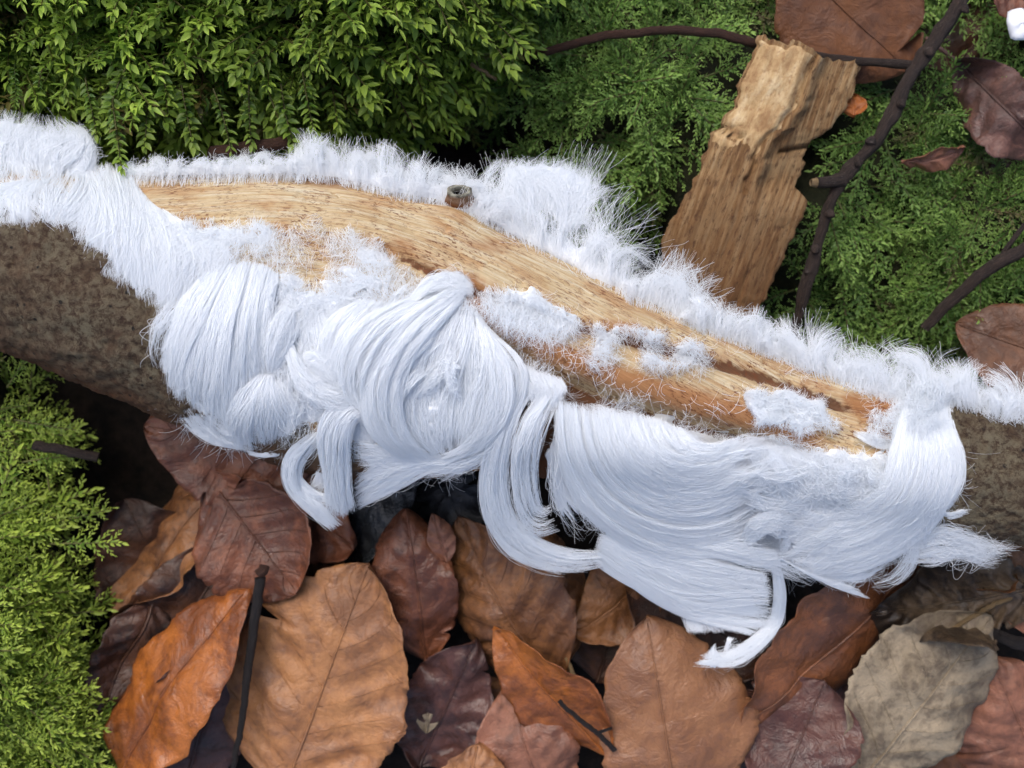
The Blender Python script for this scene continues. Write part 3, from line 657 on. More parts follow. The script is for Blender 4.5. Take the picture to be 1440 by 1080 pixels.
# --- the felt of ice under the locks
t = tuft('frost_mat', 460, 500, 'flat felt of ice filling the gaps between the left locks', GP)
fuzz(t, [(235, 372), (330, 380), (460, 400), (600, 405), (672, 425), (705, 500), (712, 600), (640, 648), (520, 640), (430, 605), (330, 610), (262, 575), (232, 500)], 5200, 0.55, 0.14, (-0.15, 1), 0.5, 0.10, 40, core=0.16)
t = tuft('frost_mat', 1040, 690, 'flat felt of ice filling the gaps between the right locks', GP)
fuzz(t, [(790, 566), (900, 576), (1000, 606), (1100, 620), (1260, 640), (1330, 590), (1345, 660), (1310, 730), (1200, 780), (1050, 790), (930, 770), (840, 720), (800, 640)], 5200, 0.55, 0.14, (0.4, 1), 0.6, 0.10, 40, core=0.16)
# --- lower left tufts
t = tuft('hair_ice_tuft', 330, 400, 'large smooth brushed tuft spreading over the left bark edge')
JG = [[(292, 372, .12), (255, 425, .35), (232, 478, .3), (222, 528, .15)], [(318, 370, .2), (280, 440, .55), (252, 515, .5), (246, 578, .2)], [(338, 366, .25), (308, 445, .7), (288, 535, .6), (284, 612, .25)],
          [(358, 366, .25), (338, 440, .7), (326, 530, .6), (322, 632, .25)], [(376, 372, .25), (362, 430, .6), (358, 500, .45), (366, 560, .2)], [(392, 385, .15), (380, 430, .4), (374, 480, .3), (374, 525, .15)]]
lock(t, JG,
     4400, 0.24, 34, 0.4, 0.03, 0.2, core=0.5, fly=.05, root=.4)
sheets(t, JG, 650, 0.26, passes=2)
lock(t, [[(222, 528, .1), (258, 588, .15), (296, 622, .1), (345, 634, .05)], [(248, 530, .3), (285, 582, .35), (320, 612, .3), (372, 632, .1)], [(285, 535, .4), (315, 575, .45), (345, 600, .35), (398, 622, .1)]],
     1700, 0.2, 14, 0.5, 0.03, 0.15, core=0.6)
curls(t, [(255, 420), (330, 375), (375, 395), (365, 450), (300, 480), (250, 460)], 16, (-0.2, 1), 0.0, (70, 130), (10, 26), (.4, .75), 0.2)
t = tuft('hair_ice_tuft', 375, 522, 'bow shaped pair of ice locks pinched in the middle')
lock(t, [[(372, 528, .45), (368, 495, .6), (376, 455, .65), (398, 428, .4)], [(378, 528, .5), (384, 490, .8), (396, 455, .85), (411, 432, .5)], [(386, 526, .45), (402, 498, .6), (414, 470, .6), (421, 448, .35)]],
     1300, 0.2, 9, 0.5, 0.02, 0.1, core=0.8, label='petal shaped upper lock')
lock(t, [[(368, 524, .5), (338, 552, .7), (318, 592, .6), (322, 632, .2)], [(374, 526, .55), (356, 565, .8), (345, 605, .65), (350, 636, .2)], [(380, 526, .55), (378, 565, .8), (378, 605, .6), (380, 628, .2)], [(388, 526, .45), (405, 560, .6), (416, 590, .45), (404, 618, .2)]],
     2600, 0.22, 14, 0.5, 0.025, 0.12, core=0.8, label='fan shaped lower lock')
lock(t, [[(398, 620, .1), (388, 634, .15), (366, 638, .1), (345, 634, .05)], [(404, 628, .1), (392, 640, .15), (368, 642, .1), (348, 638, .05)]], 240, .07, 4, .4, .02, .1, core=.4)
t = tuft('hair_ice_tuft', 470, 500, 'tangle of crossing ice locks between the bow and the round curl')
lock(t, [[(395, 420, .15), (400, 470, .3), (415, 540, .25), (415, 600, .1)], [(440, 420, .2), (445, 470, .35), (455, 540, .3), (450, 590, .1)], [(500, 420, .2), (500, 470, .4), (500, 530, .35), (495, 580, .15)], [(560, 420, .2), (545, 470, .4), (530, 530, .4), (515, 590, .15)]],
     3600, 0.25, 18, 0.4, 0.08, 0.2, core=0.7, fly=.15)
lock(t, [[(505, 420, .35), (468, 448, .6), (450, 495, .6), (452, 540, .4)], [(522, 420, .4), (488, 452, .7), (466, 502, .7), (464, 552, .45)], [(540, 422, .4), (512, 462, .7), (488, 515, .7), (478, 562, .4)]],
     1900, 0.2, 9, 0.65, 0.02, 0.1, core=0.6)
lock(t, [[(408, 510, .4), (440, 498, .6), (470, 512, .6), (492, 545, .4)], [(405, 522, .4), (440, 520, .6), (470, 540, .6), (490, 562, .4)], [(402, 538, .3), (425, 552, .5), (448, 572, .5), (474, 582, .3)]],
     1700, 0.18, 10, 0.55, 0.04, 0.15, core=0.5, fly=.12)
lock(t, [[(662, 402, .4), (600, 428, .65), (548, 478, .75), (505, 545, .55), (482, 572, .4)], [(655, 415, .45), (606, 450, .75), (560, 500, .85), (520, 555, .65), (490, 582, .4)], [(650, 425, .4), (612, 468, .7), (570, 522, .75), (535, 570, .55), (505, 600, .3)]],
     2600, 0.22, 14, 0.5, 0.03, 0.1, core=0.7)
lock(t, [[(568, 428, .3), (600, 392, .4), (640, 385, .35), (668, 405, .2)], [(560, 440, .35), (605, 412, .5), (640, 405, .45), (668, 415, .2)]], 900, .15, 8, .4, .06, .15, core=.5, fly=.12)

curls(t, [(400, 410), (560, 410), (600, 450), (540, 540), (430, 560), (395, 500)], 60, (-0.25, 1), 0.0, (60, 130), (8, 24), (.3, .6), 0.65, 32)
sheets(t, [[(560, 415, .3), (500, 440, .7), (462, 490, .75), (470, 550, .6), (510, 580, .4)], [(600, 420, .35), (540, 455, .8), (500, 505, .85), (500, 560, .6), (530, 590, .4)], [(640, 415, .35), (585, 462, .7), (545, 520, .8), (530, 580, .5), (545, 610, .3)]], 380, 0.25, passes=2, frizz=.05)
sheets(t, [[(400, 440, .3), (430, 500, .6), (480, 535, .6), (540, 530, .5)], [(395, 480, .3), (420, 545, .6), (470, 575, .6), (520, 575, .4)]], 260, 0.25, passes=2, frizz=.06)
curls(t, [(420, 395), (640, 385), (660, 410), (560, 440), (430, 425)], 12, (-0.8, 0.8), 0.0, (50, 100), (8, 16), (.2, .4), 0.35)

t = tuft('hair_ice_tuft', 480, 570, 'ribbon of ice folded over into a hanging hook')
lock(t, [[(512, 562, .45), (468, 574, .75), (449, 610, .85), (456, 670, .9), (464, 726, .85)], [(515, 570, .5), (486, 582, .85), (470, 622, .95), (475, 680, 1.0), (481, 731, .95)], [(520, 580, .45), (498, 594, .75), (488, 635, .85), (491, 690, .95), (497, 722, .9)]],
     800, 0.13, 12, 0.8, 0.03, 0.10, core=0.0, r=.0044, label='flat straight ribbon with a blunt end', fly=.02)
lock(t, [[(442, 604, .3), (402, 640, .5), (401, 686, .65), (436, 724, .8), (468, 750, .85)], [(448, 608, .35), (412, 645, .6), (412, 686, .75), (443, 718, .9), (474, 747, .95)], [(456, 612, .3), (424, 652, .5), (424, 688, .65), (450, 710, .8), (480, 742, .85)]],
     480, 0.11, 9, 0.8, 0.03, 0.10, core=None, r=.0044, label='hooked lock curling below the ribbon', fly=.03)
lock(t, [[(408, 668, .5), (422, 692, .6), (446, 706, .65), (474, 712, .6)], [(414, 662, .5), (432, 684, .6), (452, 696, .65), (478, 700, .6)]], 420, .08, 4, .5, .02, .1, core=.3)
lock(t, [[(455, 640, .2), (440, 670, .3), (426, 700, .2)], [(470, 660, .2), (458, 685, .3), (448, 708, .2)]], 40, .15, 10, .2, .08, .3, core=.0, r=.0042, fly=.4)

# --- the round curl
t = tuft('hair_ice_tuft', 610, 530, 'big round egg shaped curl of ice in the middle')
lock(t, [[(640, 406, .3), (575, 466, .6), (535, 545, .6), (548, 612, .5), (600, 654, .25)], [(650, 410, .3), (610, 475, .55), (585, 550, .2), (592, 612, .3), (622, 650, .3)],
          [(660, 420, .25), (650, 485, .5), (640, 550, .15), (640, 605, .3), (640, 642, .3)], [(670, 436, .2), (688, 495, .6), (694, 552, .6), (682, 604, .55), (650, 640, .25)], [(678, 448, .1), (712, 500, .45), (722, 552, .45), (708, 606, .4), (664, 644, .2)]],
     4200, 0.24, 26, 0.5, 0.035, 0.2, core=0.4, fly=.06, label='hollow right side of the curl')
lock(t, [[(636, 402, .5), (562, 452, .95), (514, 530, .8), (518, 604, .7), (570, 650, .4)], [(646, 405, .55), (580, 460, .85), (536, 535, .95), (540, 602, .8), (588, 650, .45)], [(655, 410, .5), (602, 470, .75), (566, 540, .75), (570, 604, .65), (606, 648, .4)]],
     3600, 0.24, 14, 0.5, 0.025, 0.12, core=0.6, fly=.05, label='bright crescent lock on the left of the curl')
lock(t, [[(690, 470, .6), (716, 520, .7), (716, 580, .7), (680, 630, .5), (620, 656, .4)], [(672, 470, .6), (690, 522, .6), (684, 578, .6), (655, 624, .5), (612, 646, .4)]], 500, .12, 8, .5, .02, .12, core=None, fly=.06)
curls(t, [(560, 470), (640, 440), (690, 490), (670, 530), (600, 540), (550, 520)], 10, (-0.3, 1), -0.5, (60, 110), h=(.45, .75))
lock(t, [[(608, 640, .25), (570, 640, .3), (530, 630, .3), (494, 624, .25)], [(626, 644, .25), (575, 656, .3), (530, 668, .3), (496, 690, .25)], [(650, 640, .25), (602, 662, .3), (550, 690, .3), (500, 714, .25)]],
     1500, 0.12, 12, 0.55, 0.03, 0.12, core=0.2, label='trailing strands fanned out below the curl', fly=.08)
lock(t, [[(722, 560, .2), (706, 610, .3), (668, 642, .3), (610, 652, .3), (560, 632, .3)], [(734, 585, .1), (700, 632, .2), (655, 660, .2), (600, 668, .2), (560, 655, .2)]], 420, .12, 8, .55, .05, .2, core=.1, fly=.15, r=.0042)
lock(t, [[(690, 630, .0), (660, 652, .0), (630, 668, .0), (608, 684, .0)], [(705, 635, .0), (680, 652, .0), (660, 662, .0), (644, 672, .0)]], 60, .05, 4, .7, .03, .3, core=.1, r=.0042, fly=.3)

# --- curtain
t = tuft('hair_ice_tuft', 750, 540, 'curtain of parallel ice strands looping down right of the round curl')
lock(t, [[(738, 532, .1), (700, 585, .4), (679, 660, .5), (684, 725, .55), (722, 780, .6), (790, 803, .6), (858, 796, .5)], [(746, 534, .15), (714, 588, .5), (695, 660, .65), (702, 722, .7), (738, 766, .7), (800, 790, .65), (866, 786, .5)], [(754, 538, .1), (726, 590, .4), (712, 655, .5), (719, 716, .55), (752, 756, .6), (806, 776, .55), (866, 774, .4)]],
     950, 0.2, 16, 0.95, 0.045, 0.2, core=None, r=.0046, label='outer strands sweeping round to the right', fly=.05)
lock(t, [[(768, 546, .1), (736, 594, .45), (721, 655, .6), (728, 716, .65), (752, 750, .65), (788, 742, .5)], [(776, 550, .15), (748, 598, .55), (735, 655, .7), (742, 706, .75), (757, 730, .7), (781, 724, .5)], [(784, 554, .1), (765, 600, .45), (755, 645, .55), (757, 690, .6), (765, 716, .55), (778, 710, .4)]],
     650, 0.18, 12, 0.95, 0.04, 0.18, core=None, r=.0046, label='inner lock curling up at its end', fly=.05)
lock(t, [[(725, 505, .05), (732, 530, .15), (745, 548, .2), (752, 575, .2)], [(762, 520, .05), (770, 538, .15), (776, 552, .2), (772, 580, .2)], [(790, 530, .02), (795, 545, .1), (790, 556, .15), (782, 575, .15)]], 900, .15, 10, .4, .05, .2, core=.2)
lock(t, [[(786, 570, .2), (790, 640, .3), (800, 690, .3), (830, 740, .3)], [(770, 640, .0), (772, 690, .1), (786, 730, .1), (820, 768, .2)]], 90, .2, 14, .2, .10, .4, core=.0, r=.0042, fly=.5)

# --- right swirl
t = tuft('hair_ice_tuft', 880, 600, 'large bright cottony swirl filling the middle right')
PG = [[(780, 564, .1), (786, 640, .35), (815, 708, .5), (880, 768, .55), (970, 806, .5), (1060, 806, .35)], [(794, 564, .3), (802, 640, .65), (845, 715, .8), (920, 758, .8), (1000, 768, .65), (1078, 744, .4)],
      [(822, 566, .35), (835, 640, .9), (880, 698, 1.05), (950, 724, .95), (1020, 714, .7), (1068, 678, .35)], [(862, 572, .35), (878, 628, .95), (915, 668, 1.1), (965, 687, .95), (1020, 678, .7), (1058, 648, .35)],
      [(912, 582, .25), (925, 620, .75), (955, 644, .85), (1000, 650, .7), (1042, 630, .3)], [(962, 602, .2), (976, 620, .4), (1002, 628, .4), (1040, 620, .2)]]
lock(t, PG, 5200, 0.3, 30, 0.35, 0.05, 0.4, core=0.8, fly=.08, root=.35)
sheets(t, PG, 750, 0.30, passes=2)
fuzz(t, [(795, 565), (860, 568), (960, 596), (1020, 622), (1000, 670), (920, 665), (830, 645), (795, 605)], 4200, 0.34, 0.28, (0.5, 1), 0.9, 0.26, 40, lift=.45)
lock(t, [[(870, 640, 1.0), (920, 690, 1.15), (980, 712, .95), (1035, 705, .6)], [(880, 625, 1.0), (930, 672, 1.2), (985, 694, 1.0), (1040, 690, .6)]], 900, .14, 9, .5, .04, .3, core=.3, fly=.1)

curls(t, [(800, 580), (900, 590), (960, 640), (960, 690), (900, 700), (830, 650)], 16, (0.7, 0.7), -0.9, (80, 160), (8, 20), (.5, 1.0), 0.3, 40)
curls(t, [(830, 720), (900, 740), (1040, 770), (1080, 790), (960, 800), (860, 770)], 12, (1, 0.35), -0.2, (90, 170), (9, 20), (.6, 1.0), 0.2)
curls(t, [(960, 640), (1040, 640), (1070, 690), (1040, 740), (970, 720)], 14, (1, -0.15), -0.5, (80, 150), (10, 26), (.5, .9), 0.35, 45)

t = tuft('hair_ice_tuft', 950, 790, 'fan of ice with torn blunt ends pointing down')
lock(t, [[(842, 752, .5), (920, 772, .8), (1000, 792, .95), (1084, 810, 1.0)], [(838, 764, .55), (912, 795, .9), (985, 822, 1.1), (1088, 840, 1.15)], [(834, 776, .5), (895, 815, .8), (965, 850, 1.0), (1092, 872, 1.1)], [(830, 784, .4), (880, 822, .6), (950, 862, .8), (1066, 892, .9)]],
     3300, 0.2, 24, 0.7, 0.03, 0.09, core=0.5, r=.0038, label='broad upper ribbon of the fan', fly=.04)
lock(t, [[(860, 788, .2), (918, 820, .4), (954, 852, .5), (970, 894, .5)], [(880, 795, .25), (935, 818, .5), (968, 852, .6), (1000, 892, .6)], [(900, 798, .2), (952, 818, .45), (995, 852, .55), (1032, 892, .55)], [(920, 800, .1), (970, 822, .3), (1020, 855, .4), (1062, 890, .4)]],
     2000, 0.16, 16, 0.7, 0.03, 0.12, core=0.3, r=.0038, label='narrow lower fold of the fan', fly=.05)
t = tuft('hair_ice_tuft', 1090, 810, 'thin curved ice tail with a frayed tip over the leaves')
lock(t, [[(1096, 792, .5), (1105, 838, .7), (1097, 880, .8), (1066, 916, .85), (1026, 936, .8), (984, 930, .7)], [(1090, 792, .55), (1097, 838, .75), (1089, 876, .85), (1060, 908, .9), (1022, 927, .85), (982, 926, .75)], [(1083, 794, .5), (1089, 838, .7), (1081, 872, .8), (1054, 900, .85), (1018, 918, .8), (984, 920, .7)]],
     420, 0.10, 8, 0.7, 0.035, 0.15, core=None, r=.0044, fly=.1)
lock(t, [[(1020, 930, .8), (1002, 926, .85), (992, 918, .8)], [(1016, 926, .8), (1006, 915, .85), (1004, 905, .8)]], 160, .08, 4, .4, .04, .2, core=.2)
lock(t, [[(1020, 930, .8), (1012, 936, .8), (1010, 945, .75)], [(1004, 928, .8), (990, 930, .8), (976, 936, .75)]], 110, .08, 4, .5, .04, .3, core=.1)
lock(t, [[(1022, 918, .8), (1028, 905, .85), (1038, 895, .8)], [(1018, 918, .8), (1022, 905, .85), (1022, 892, .8)]], 22, .05, 3, .5, .05, .3, core=.0, r=.0042)

t = tuft('hair_ice_tuft', 1300, 560, 'tall smooth ice neck sweeping round into the right hand swirl')
SG = [[(1330, 536, .3), (1340, 600, .55), (1354, 660, .55), (1335, 712, .6), (1285, 768, .6), (1200, 810, .55), (1108, 808, .4)], [(1316, 536, .4), (1322, 600, .8), (1330, 660, .85), (1308, 712, .85), (1258, 760, .8), (1185, 792, .7), (1102, 790, .5)], [(1300, 538, .4), (1302, 600, .9), (1302, 660, 1.0), (1280, 708, 1.0), (1235, 746, .9), (1175, 768, .75), (1106, 762, .5)],
          [(1286, 542, .4), (1281, 600, .85), (1274, 655, .95), (1256, 700, .9), (1215, 728, .75), (1165, 742, .6), (1112, 730, .4)], [(1276, 548, .25), (1264, 600, .6), (1252, 650, .6), (1238, 686, .55), (1200, 708, .45), (1150, 714, .35), (1110, 698, .2)]]
lock(t, SG,
     6000, 0.3, 30, 0.4, 0.03, 0.42, core=0.8, fly=.06)
sheets(t, SG, 800, 0.28, passes=2)
lock(t, [[(1325, 596, .5), (1345, 615, .5), (1354, 640, .45), (1348, 660, .4)], [(1328, 606, .5), (1340, 622, .5), (1346, 640, .45), (1340, 656, .4)]], 160, .05, 3, .6, .01, .08, core=.1)
lock(t, [[(1318, 716, .5), (1335, 722, .45), (1352, 718, .35), (1368, 718, .25)], [(1312, 730, .45), (1330, 732, .4), (1350, 726, .35), (1366, 720, .25)]], 260, .08, 5, .5, .02, .2, core=.2)
fuzz(t, [(1276, 530), (1330, 535), (1332, 590), (1280, 600)], 1300, 0.2, 0.25, (0, 1), 0.8, 0.2, 30, lift=.6)
t = tuft('hair_ice_tuft', 1150, 670, 'loose wispy ice round the grey hollow of the right swirl')
lock(t, [[(1050, 610, .2), (1062, 660, .35), (1085, 715, .4), (1125, 752, .4)], [(1090, 622, .2), (1105, 662, .3), (1130, 705, .3), (1165, 738, .4)], [(1135, 630, .2), (1150, 660, .2), (1175, 692, .2), (1205, 718, .3)], [(1185, 645, .2), (1205, 665, .15), (1225, 685, .15), (1245, 700, .3)]],
     3600, 0.2, 16, 0.6, 0.09, 0.35, core=0.3, fly=.2)
fuzz(t, [(1050, 640), (1140, 640), (1260, 660), (1255, 720), (1150, 740), (1060, 720)], 3000, 0.36, 0.26, (0.5, 0.8), 1.1, 0.44, 26, lift=.25)
lock(t, [[(1040, 760, .6), (1055, 735, .85), (1090, 722, .85), (1122, 728, .5)], [(1048, 772, .6), (1070, 752, .9), (1098, 742, .9), (1124, 746, .5)]], 1100, .18, 7, .4, .06, .2, core=.7, fly=.12)
lock(t, [[(960, 760, .7), (1010, 765, .85), (1060, 775, .8), (1100, 780, .6)], [(950, 775, .7), (1005, 782, .9), (1060, 795, .85), (1105, 800, .6)]], 1200, .16, 8, .5, .04, .2, core=.6, fly=.1)
lock(t, [[(1080, 775, .5), (1130, 804, .6), (1180, 828, .6), (1224, 842, .55)], [(1090, 782, .5), (1140, 806, .6), (1185, 822, .6), (1216, 832, .55)]], 260, .07, 4, .7, .02, .12, core=.1, label='thin stray lock below the swirl', fly=.12)
lock(t, [[(1120, 800, .4), (1170, 818, .4), (1210, 820, .4), (1250, 800, .4)], [(1130, 795, .4), (1175, 808, .4), (1220, 806, .4), (1262, 788, .4)]], 120, .08, 8, .3, .07, .4, core=.0, r=.004, fly=.4)

curls(t, [(1050, 630), (1150, 640), (1240, 670), (1230, 740), (1130, 770), (1050, 740)], 26, (0.8, 0.5), -0.4, (50, 110), (7, 18), (.3, .8), 0.5)
curls(t, [(1130, 745), (1250, 720), (1300, 700), (1310, 730), (1250, 760), (1180, 760)], 12, (-1, 0.45), 0.6, (70, 130), (8, 18), (.6, 1.1), 0.2)
curls(t, [(1280, 560), (1330, 560), (1345, 660), (1270, 680), (1265, 600)], 9, (-0.05, 1), 0.1, (90, 150), (8, 18), (.7, 1.1), 0.12)

t = tuft('hair_ice_tuft', 1340, 750, 'thin torn ice web trailing under the right bark')
lock(t, [[(1285, 766, .4), (1326, 738, .45), (1370, 750, .5), (1412, 768, .5), (1440, 766, .45)], [(1278, 778, .4), (1322, 764, .45), (1362, 770, .5), (1398, 780, .5), (1420, 780, .45)], [(1266, 790, .35), (1310, 793, .4), (1346, 782, .45), (1378, 790, .45), (1406, 797, .4)]],
     850, 0.07, 12, 0.5, 0.09, 0.3, core=None, fly=.2)

# ================================================================ MOSS
def shoot_arrays(rng, L, nl, ll, lw, flat, droop, tipb, side=0, op0=0.95):
    """one leafy moss shoot along +Y from the origin, upper side +Z: vertices, triangles, tint (yellowing, browning)"""
    V = []; F = []; C = []; base = 0
    def stem(s, amp):
        return np.array([amp[0] * math.sin(s * 2.2), s * L, -droop * L * s * s + amp[1] * math.sin(s * 3)])
    axes = [(0.0, 1.0, np.zeros(3), np.eye(3), L, nl)]
    amp = rng.normal(0, 0.05 * L, 2)
    q = np.linspace(0, 0.97, 7); P = np.array([stem(s, amp) for s in q]); r = 0.018 * (1 - 0.6 * q)
    v, f, _ = tube(P, r, 4)
    V.append(v); C.append(np.tile([0.15, 0.75], (len(v), 1)))
    for ff in f: F += [np.stack([ff[:, 0], ff[:, 1], ff[:, 2]], 1) + base] + ([np.stack([ff[:, 0], ff[:, 2], ff[:, 3]], 1) + base] if ff.shape[1] == 4 else [])
    base += len(v)
    def leaf(p, T, out, up, l, wd, tint):
        nonlocal base
        d = unit(out); sdir = unit(np.cross(d, up)); n = np.cross(sdir, d)
        k = rng.uniform(0.05, 0.25) * l
        v = np.array([p, p + d * l * 0.35 - sdir * wd * 0.85 + n * wd * 0.25, p + d * l * 0.38 - n * wd * 0.25, p + d * l * 0.35 + sdir * wd * 0.85 + n * wd * 0.25,
                      p + d * l * 0.7 - sdir * wd * 0.62 + n * (wd * 0.2 - k * 0.3), p + d * l * 0.72 - n * (wd * 0.15 + k * 0.35), p + d * l * 0.7 + sdir * wd * 0.62 + n * (wd * 0.2 - k * 0.3), p + d * l - n * k])
        f = np.array([[0, 2, 1], [0, 3, 2], [1, 2, 5], [1, 5, 4], [2, 3, 6], [2, 6, 5], [4, 5, 7], [5, 6, 7]])
        V.append(v); F.append(f + base); C.append(np.tile(tint, (8, 1)) + np.array([[0, 0.1], [0, 0], [-.1, 0], [0, 0], [.06, 0], [-.05, 0], [.06, 0], [.15, 0]])); base += 8
    br = rng.random() * 0.35
    for i in range(nl):
        s = 0.1 + 0.9 * (i + rng.random() * 0.6) / nl; p = stem(s, amp); T = unit(stem(s + 0.01, amp) - p)
        ph = i * 2.399 + rng.normal(0, 0.25)
        o = np.array([math.cos(ph), 0, math.sin(ph) * (1 - flat)]); o = unit(o)
        op = op0 - 0.6 * op0 * max(0, s - 0.75) / 0.25 + rng.normal(0, 0.12)
        d = T * math.cos(op) + o * math.sin(op) + np.array([0, 0, 0.08])
        up = unit(np.array([0, -0.4, 1.0]) + T * 0.2 + rng.normal(0, 0.15, 3))
        l = ll * (1.0 - 0.35 * abs(s - 0.55) * 1.6) * rng.uniform(0.75, 1.2); l = max(l, ll * 0.45)
        y = 0.12 + 0.95 * tipb * max(0, s - 0.4) + rng.normal(0, 0.08)
        leaf(p, T, d, up, l, lw * l / ll, np.array([y, br * max(0, 0.45 - s) * 1.6]))
    for k in range(side):                                  # side branches with small leaves
        s = 0.2 + 0.7 * k / max(side, 1); sg = -1 if k % 2 else 1; p0 = stem(s, amp); T0 = unit(np.array([sg * 0.85, 0.75, rng.normal(0, 0.2)])); bl = L * 0.38 * (1 - 0.55 * s)
        m = max(5, int(nl * 0.42 * (1 - 0.4 * s)))
        for i in range(m):
            q = (i + 0.5) / m; p = p0 + T0 * bl * q + np.array([0, 0, -0.1 * bl * q * q]); ph = i * 2.399
            o = np.cross(T0, [0, 0, 1.0]) * math.cos(ph) + np.array([0, 0, 1.0]) * math.sin(ph) * (1 - flat)
            leaf(p, T0, T0 * math.cos(op0 * 0.85) + unit(o) * math.sin(op0 * 0.85), np.array([0, 0, 1.0]) + rng.normal(0, 0.2, 3), ll * 0.72 * (1 - 0.35 * q), lw * 0.72 * (1 - 0.35 * q), np.array([0.2 + 0.5 * tipb * q, 0.0]))
    return np.vstack(V), np.vstack(F), np.clip(np.vstack(C), 0, 1)
def frame(d, up):
    y = unit(d); x = unit(np.cross(y, up)); z = np.cross(x, y); return np.stack([x, y, z], -1)     # columns
def moss(name, label, pts, dirs, ups, scales, variants, mat, bed, singles, rng):
    """a cushion: the bed, the nearest shoots one by one, all the others joined"""
    root = mesh(name, bed[0], bed[1], MOSS_BED)
    tag(root, label, 'moss', 'moss cushions round the branch', 'stuff')
    n = len(pts); meshes = []
    for v, f, c in variants:
        meshes.append(meshdata('moss_shoot', v, [f], mat, {'tint': np.c_[c, 0 * c[:, :1]]}))
    score = -np.linalg.norm(pts - np.array([0, 0, H]), axis=1) + 0.4 * rng.random(n)
    order = np.argsort(-score); V = []; F = []; C = []; base = 0
    for rank, i in enumerate(order):
        R = frame(dirs[i], ups[i]) * scales[i]; vi = int(rng.integers(len(variants)))
        if rank < singles:
            o = bpy.data.objects.new('moss_shoot', meshes[vi]); link(o, root)
            M = np.eye(4); M[:3, :3] = R; M[:3, 3] = pts[i]
            o.matrix_local = Matrix([list(map(float, r)) for r in M])
        else:
            v, f, c = variants[vi]; V.append(v @ R.T + pts[i]); F.append(f + base)
            cc = np.clip(c * rng.uniform(0.5, 1.35) + rng.normal(0, 0.05) + (np.array([0, 0.8]) if rng.random() < 0.06 else 0), 0, 1); C.append(np.c_[cc, 0 * cc[:, :1]]); base += len(v)
    if V:
        o = mesh('moss_shoots', np.vstack(V), [np.vstack(F)], mat, root, {'tint': np.vstack(C)}); tag(o, kind='stuff')
    return root
def bed_grid(x0, x1, y0, y1, n, m, zf):
    gx, gy = np.meshgrid(np.linspace(x0, x1, n), np.linspace(y0, y1, m), indexing='ij'); z = zf(gx, gy)
    return np.vstack([at(gx, gy, z).reshape(-1, 3), at(gx, gy, z * 0 - 5.6).reshape(-1, 3)]), slabF(n, m)
mr = np.random.default_rng(77)
MOSS_A = moss_material('fresh_leafy_moss', (0.058, 0.13, 0.015), (0.38, 0.52, 0.075), (0.10, 0.07, 0.025))
MOSS_B = moss_material('deep_green_moss', (0.058, 0.15, 0.026), (0.40, 0.60, 0.13), (0.14, 0.11, 0.05))
MOSS_C = moss_material('yellow_green_moss', (0.085, 0.185, 0.018), (0.60, 0.72, 0.11), (0.18, 0.15, 0.06))
VAR_A = [shoot_arrays(mr, 1.0, 34, 0.19, 0.055 if i % 2 else 0.036, 0.25, mr.uniform(0.05, 0.35), 1.0, 0, 1.05) for i in range(12)]
VAR_B = [shoot_arrays(mr, 1.0, 30, 0.115, 0.026, 0.2, mr.uniform(0.05, 0.3), 1.0, 8, 0.72) for _ in range(8)]
# --- the cushion overhanging the branch from the upper left
yA = line([(-120, 132), (0, 132), (110, 142), (165, 178), (250, 172), (330, 166), (430, 158), (520, 138), (600, 112), (660, 70), (720, -20), (800, -140)])
def zA(px, py):
    d = (yA(px) - py) / PX
    return np.where(d > 0, -3.2 + 3.7 * (1 - np.exp(-np.maximum(d, 0) / 0.75)), -3.2 + d * 3) + 1.3 * (fbm(px / 90, py / 90, 61, 3) - 0.5)
n = 1500
px = mr.uniform(-150, 740, n); py = np.where(mr.random(n) < 0.35, yA(px) - np.abs(mr.gamma(1.3, 40, n)), mr.uniform(-130, 180, n)) + 6; ok = (py > -130) & (py < yA(px) + 6); px, py = px[ok], py[ok]
pts = at(px, py, zA(px, py)); n = len(px)
edge = np.exp(-(yA(px) - py) / 110.0)
dirs = np.stack([mr.normal(0.12, 0.8, n) + 0.35 * sm(350, 650, px), -0.45 - 0.6 * edge + mr.normal(0, 0.4, n), 0.95 - 0.7 * edge + mr.normal(0, 0.3, n)], -1)
ups = np.stack([mr.normal(0, 0.2, n), 0.3 + mr.normal(0, 0.15, n), 1 + 0 * px], -1); scl = mr.uniform(0.7, 1.7, n)
# a few long shoots that hang in front of the ice
for (a, b, z0, c, d_, z1) in [(158, 140, .9, 168, 226, 1.25), (120, 110, .6, 128, 182, .9), (205, 120, .6, 196, 205, .9), (255, 120, .5, 270, 205, .8), (300, 125, .5, 318, 208, .8), (350, 120, .5, 352, 198, .8), (395, 118, .4, 420, 200, .7), (425, 100, .4, 445, 185, .6), (60, 95, .3, 50, 150, .4), (20, 90, .3, 15, 145, .4), (180, 90, .8, 150, 175, 1.0), (230, 80, .6, 235, 170, .8)]:
    p, e = at(a, b, z0), at(c, d_, z1); pts = np.vstack([pts, p]); dirs = np.vstack([dirs, e - p]); ups = np.vstack([ups, [0.1, 0.3, 1]]); scl = np.r_[scl, np.linalg.norm(e - p)]
moss('moss_cushion', 'leafy bright moss cushion overhanging the branch from above', pts, dirs, ups, scl, VAR_A, MOSS_A, bed_grid(-420, 760, -420, 200, 70, 40, zA), 280, mr)
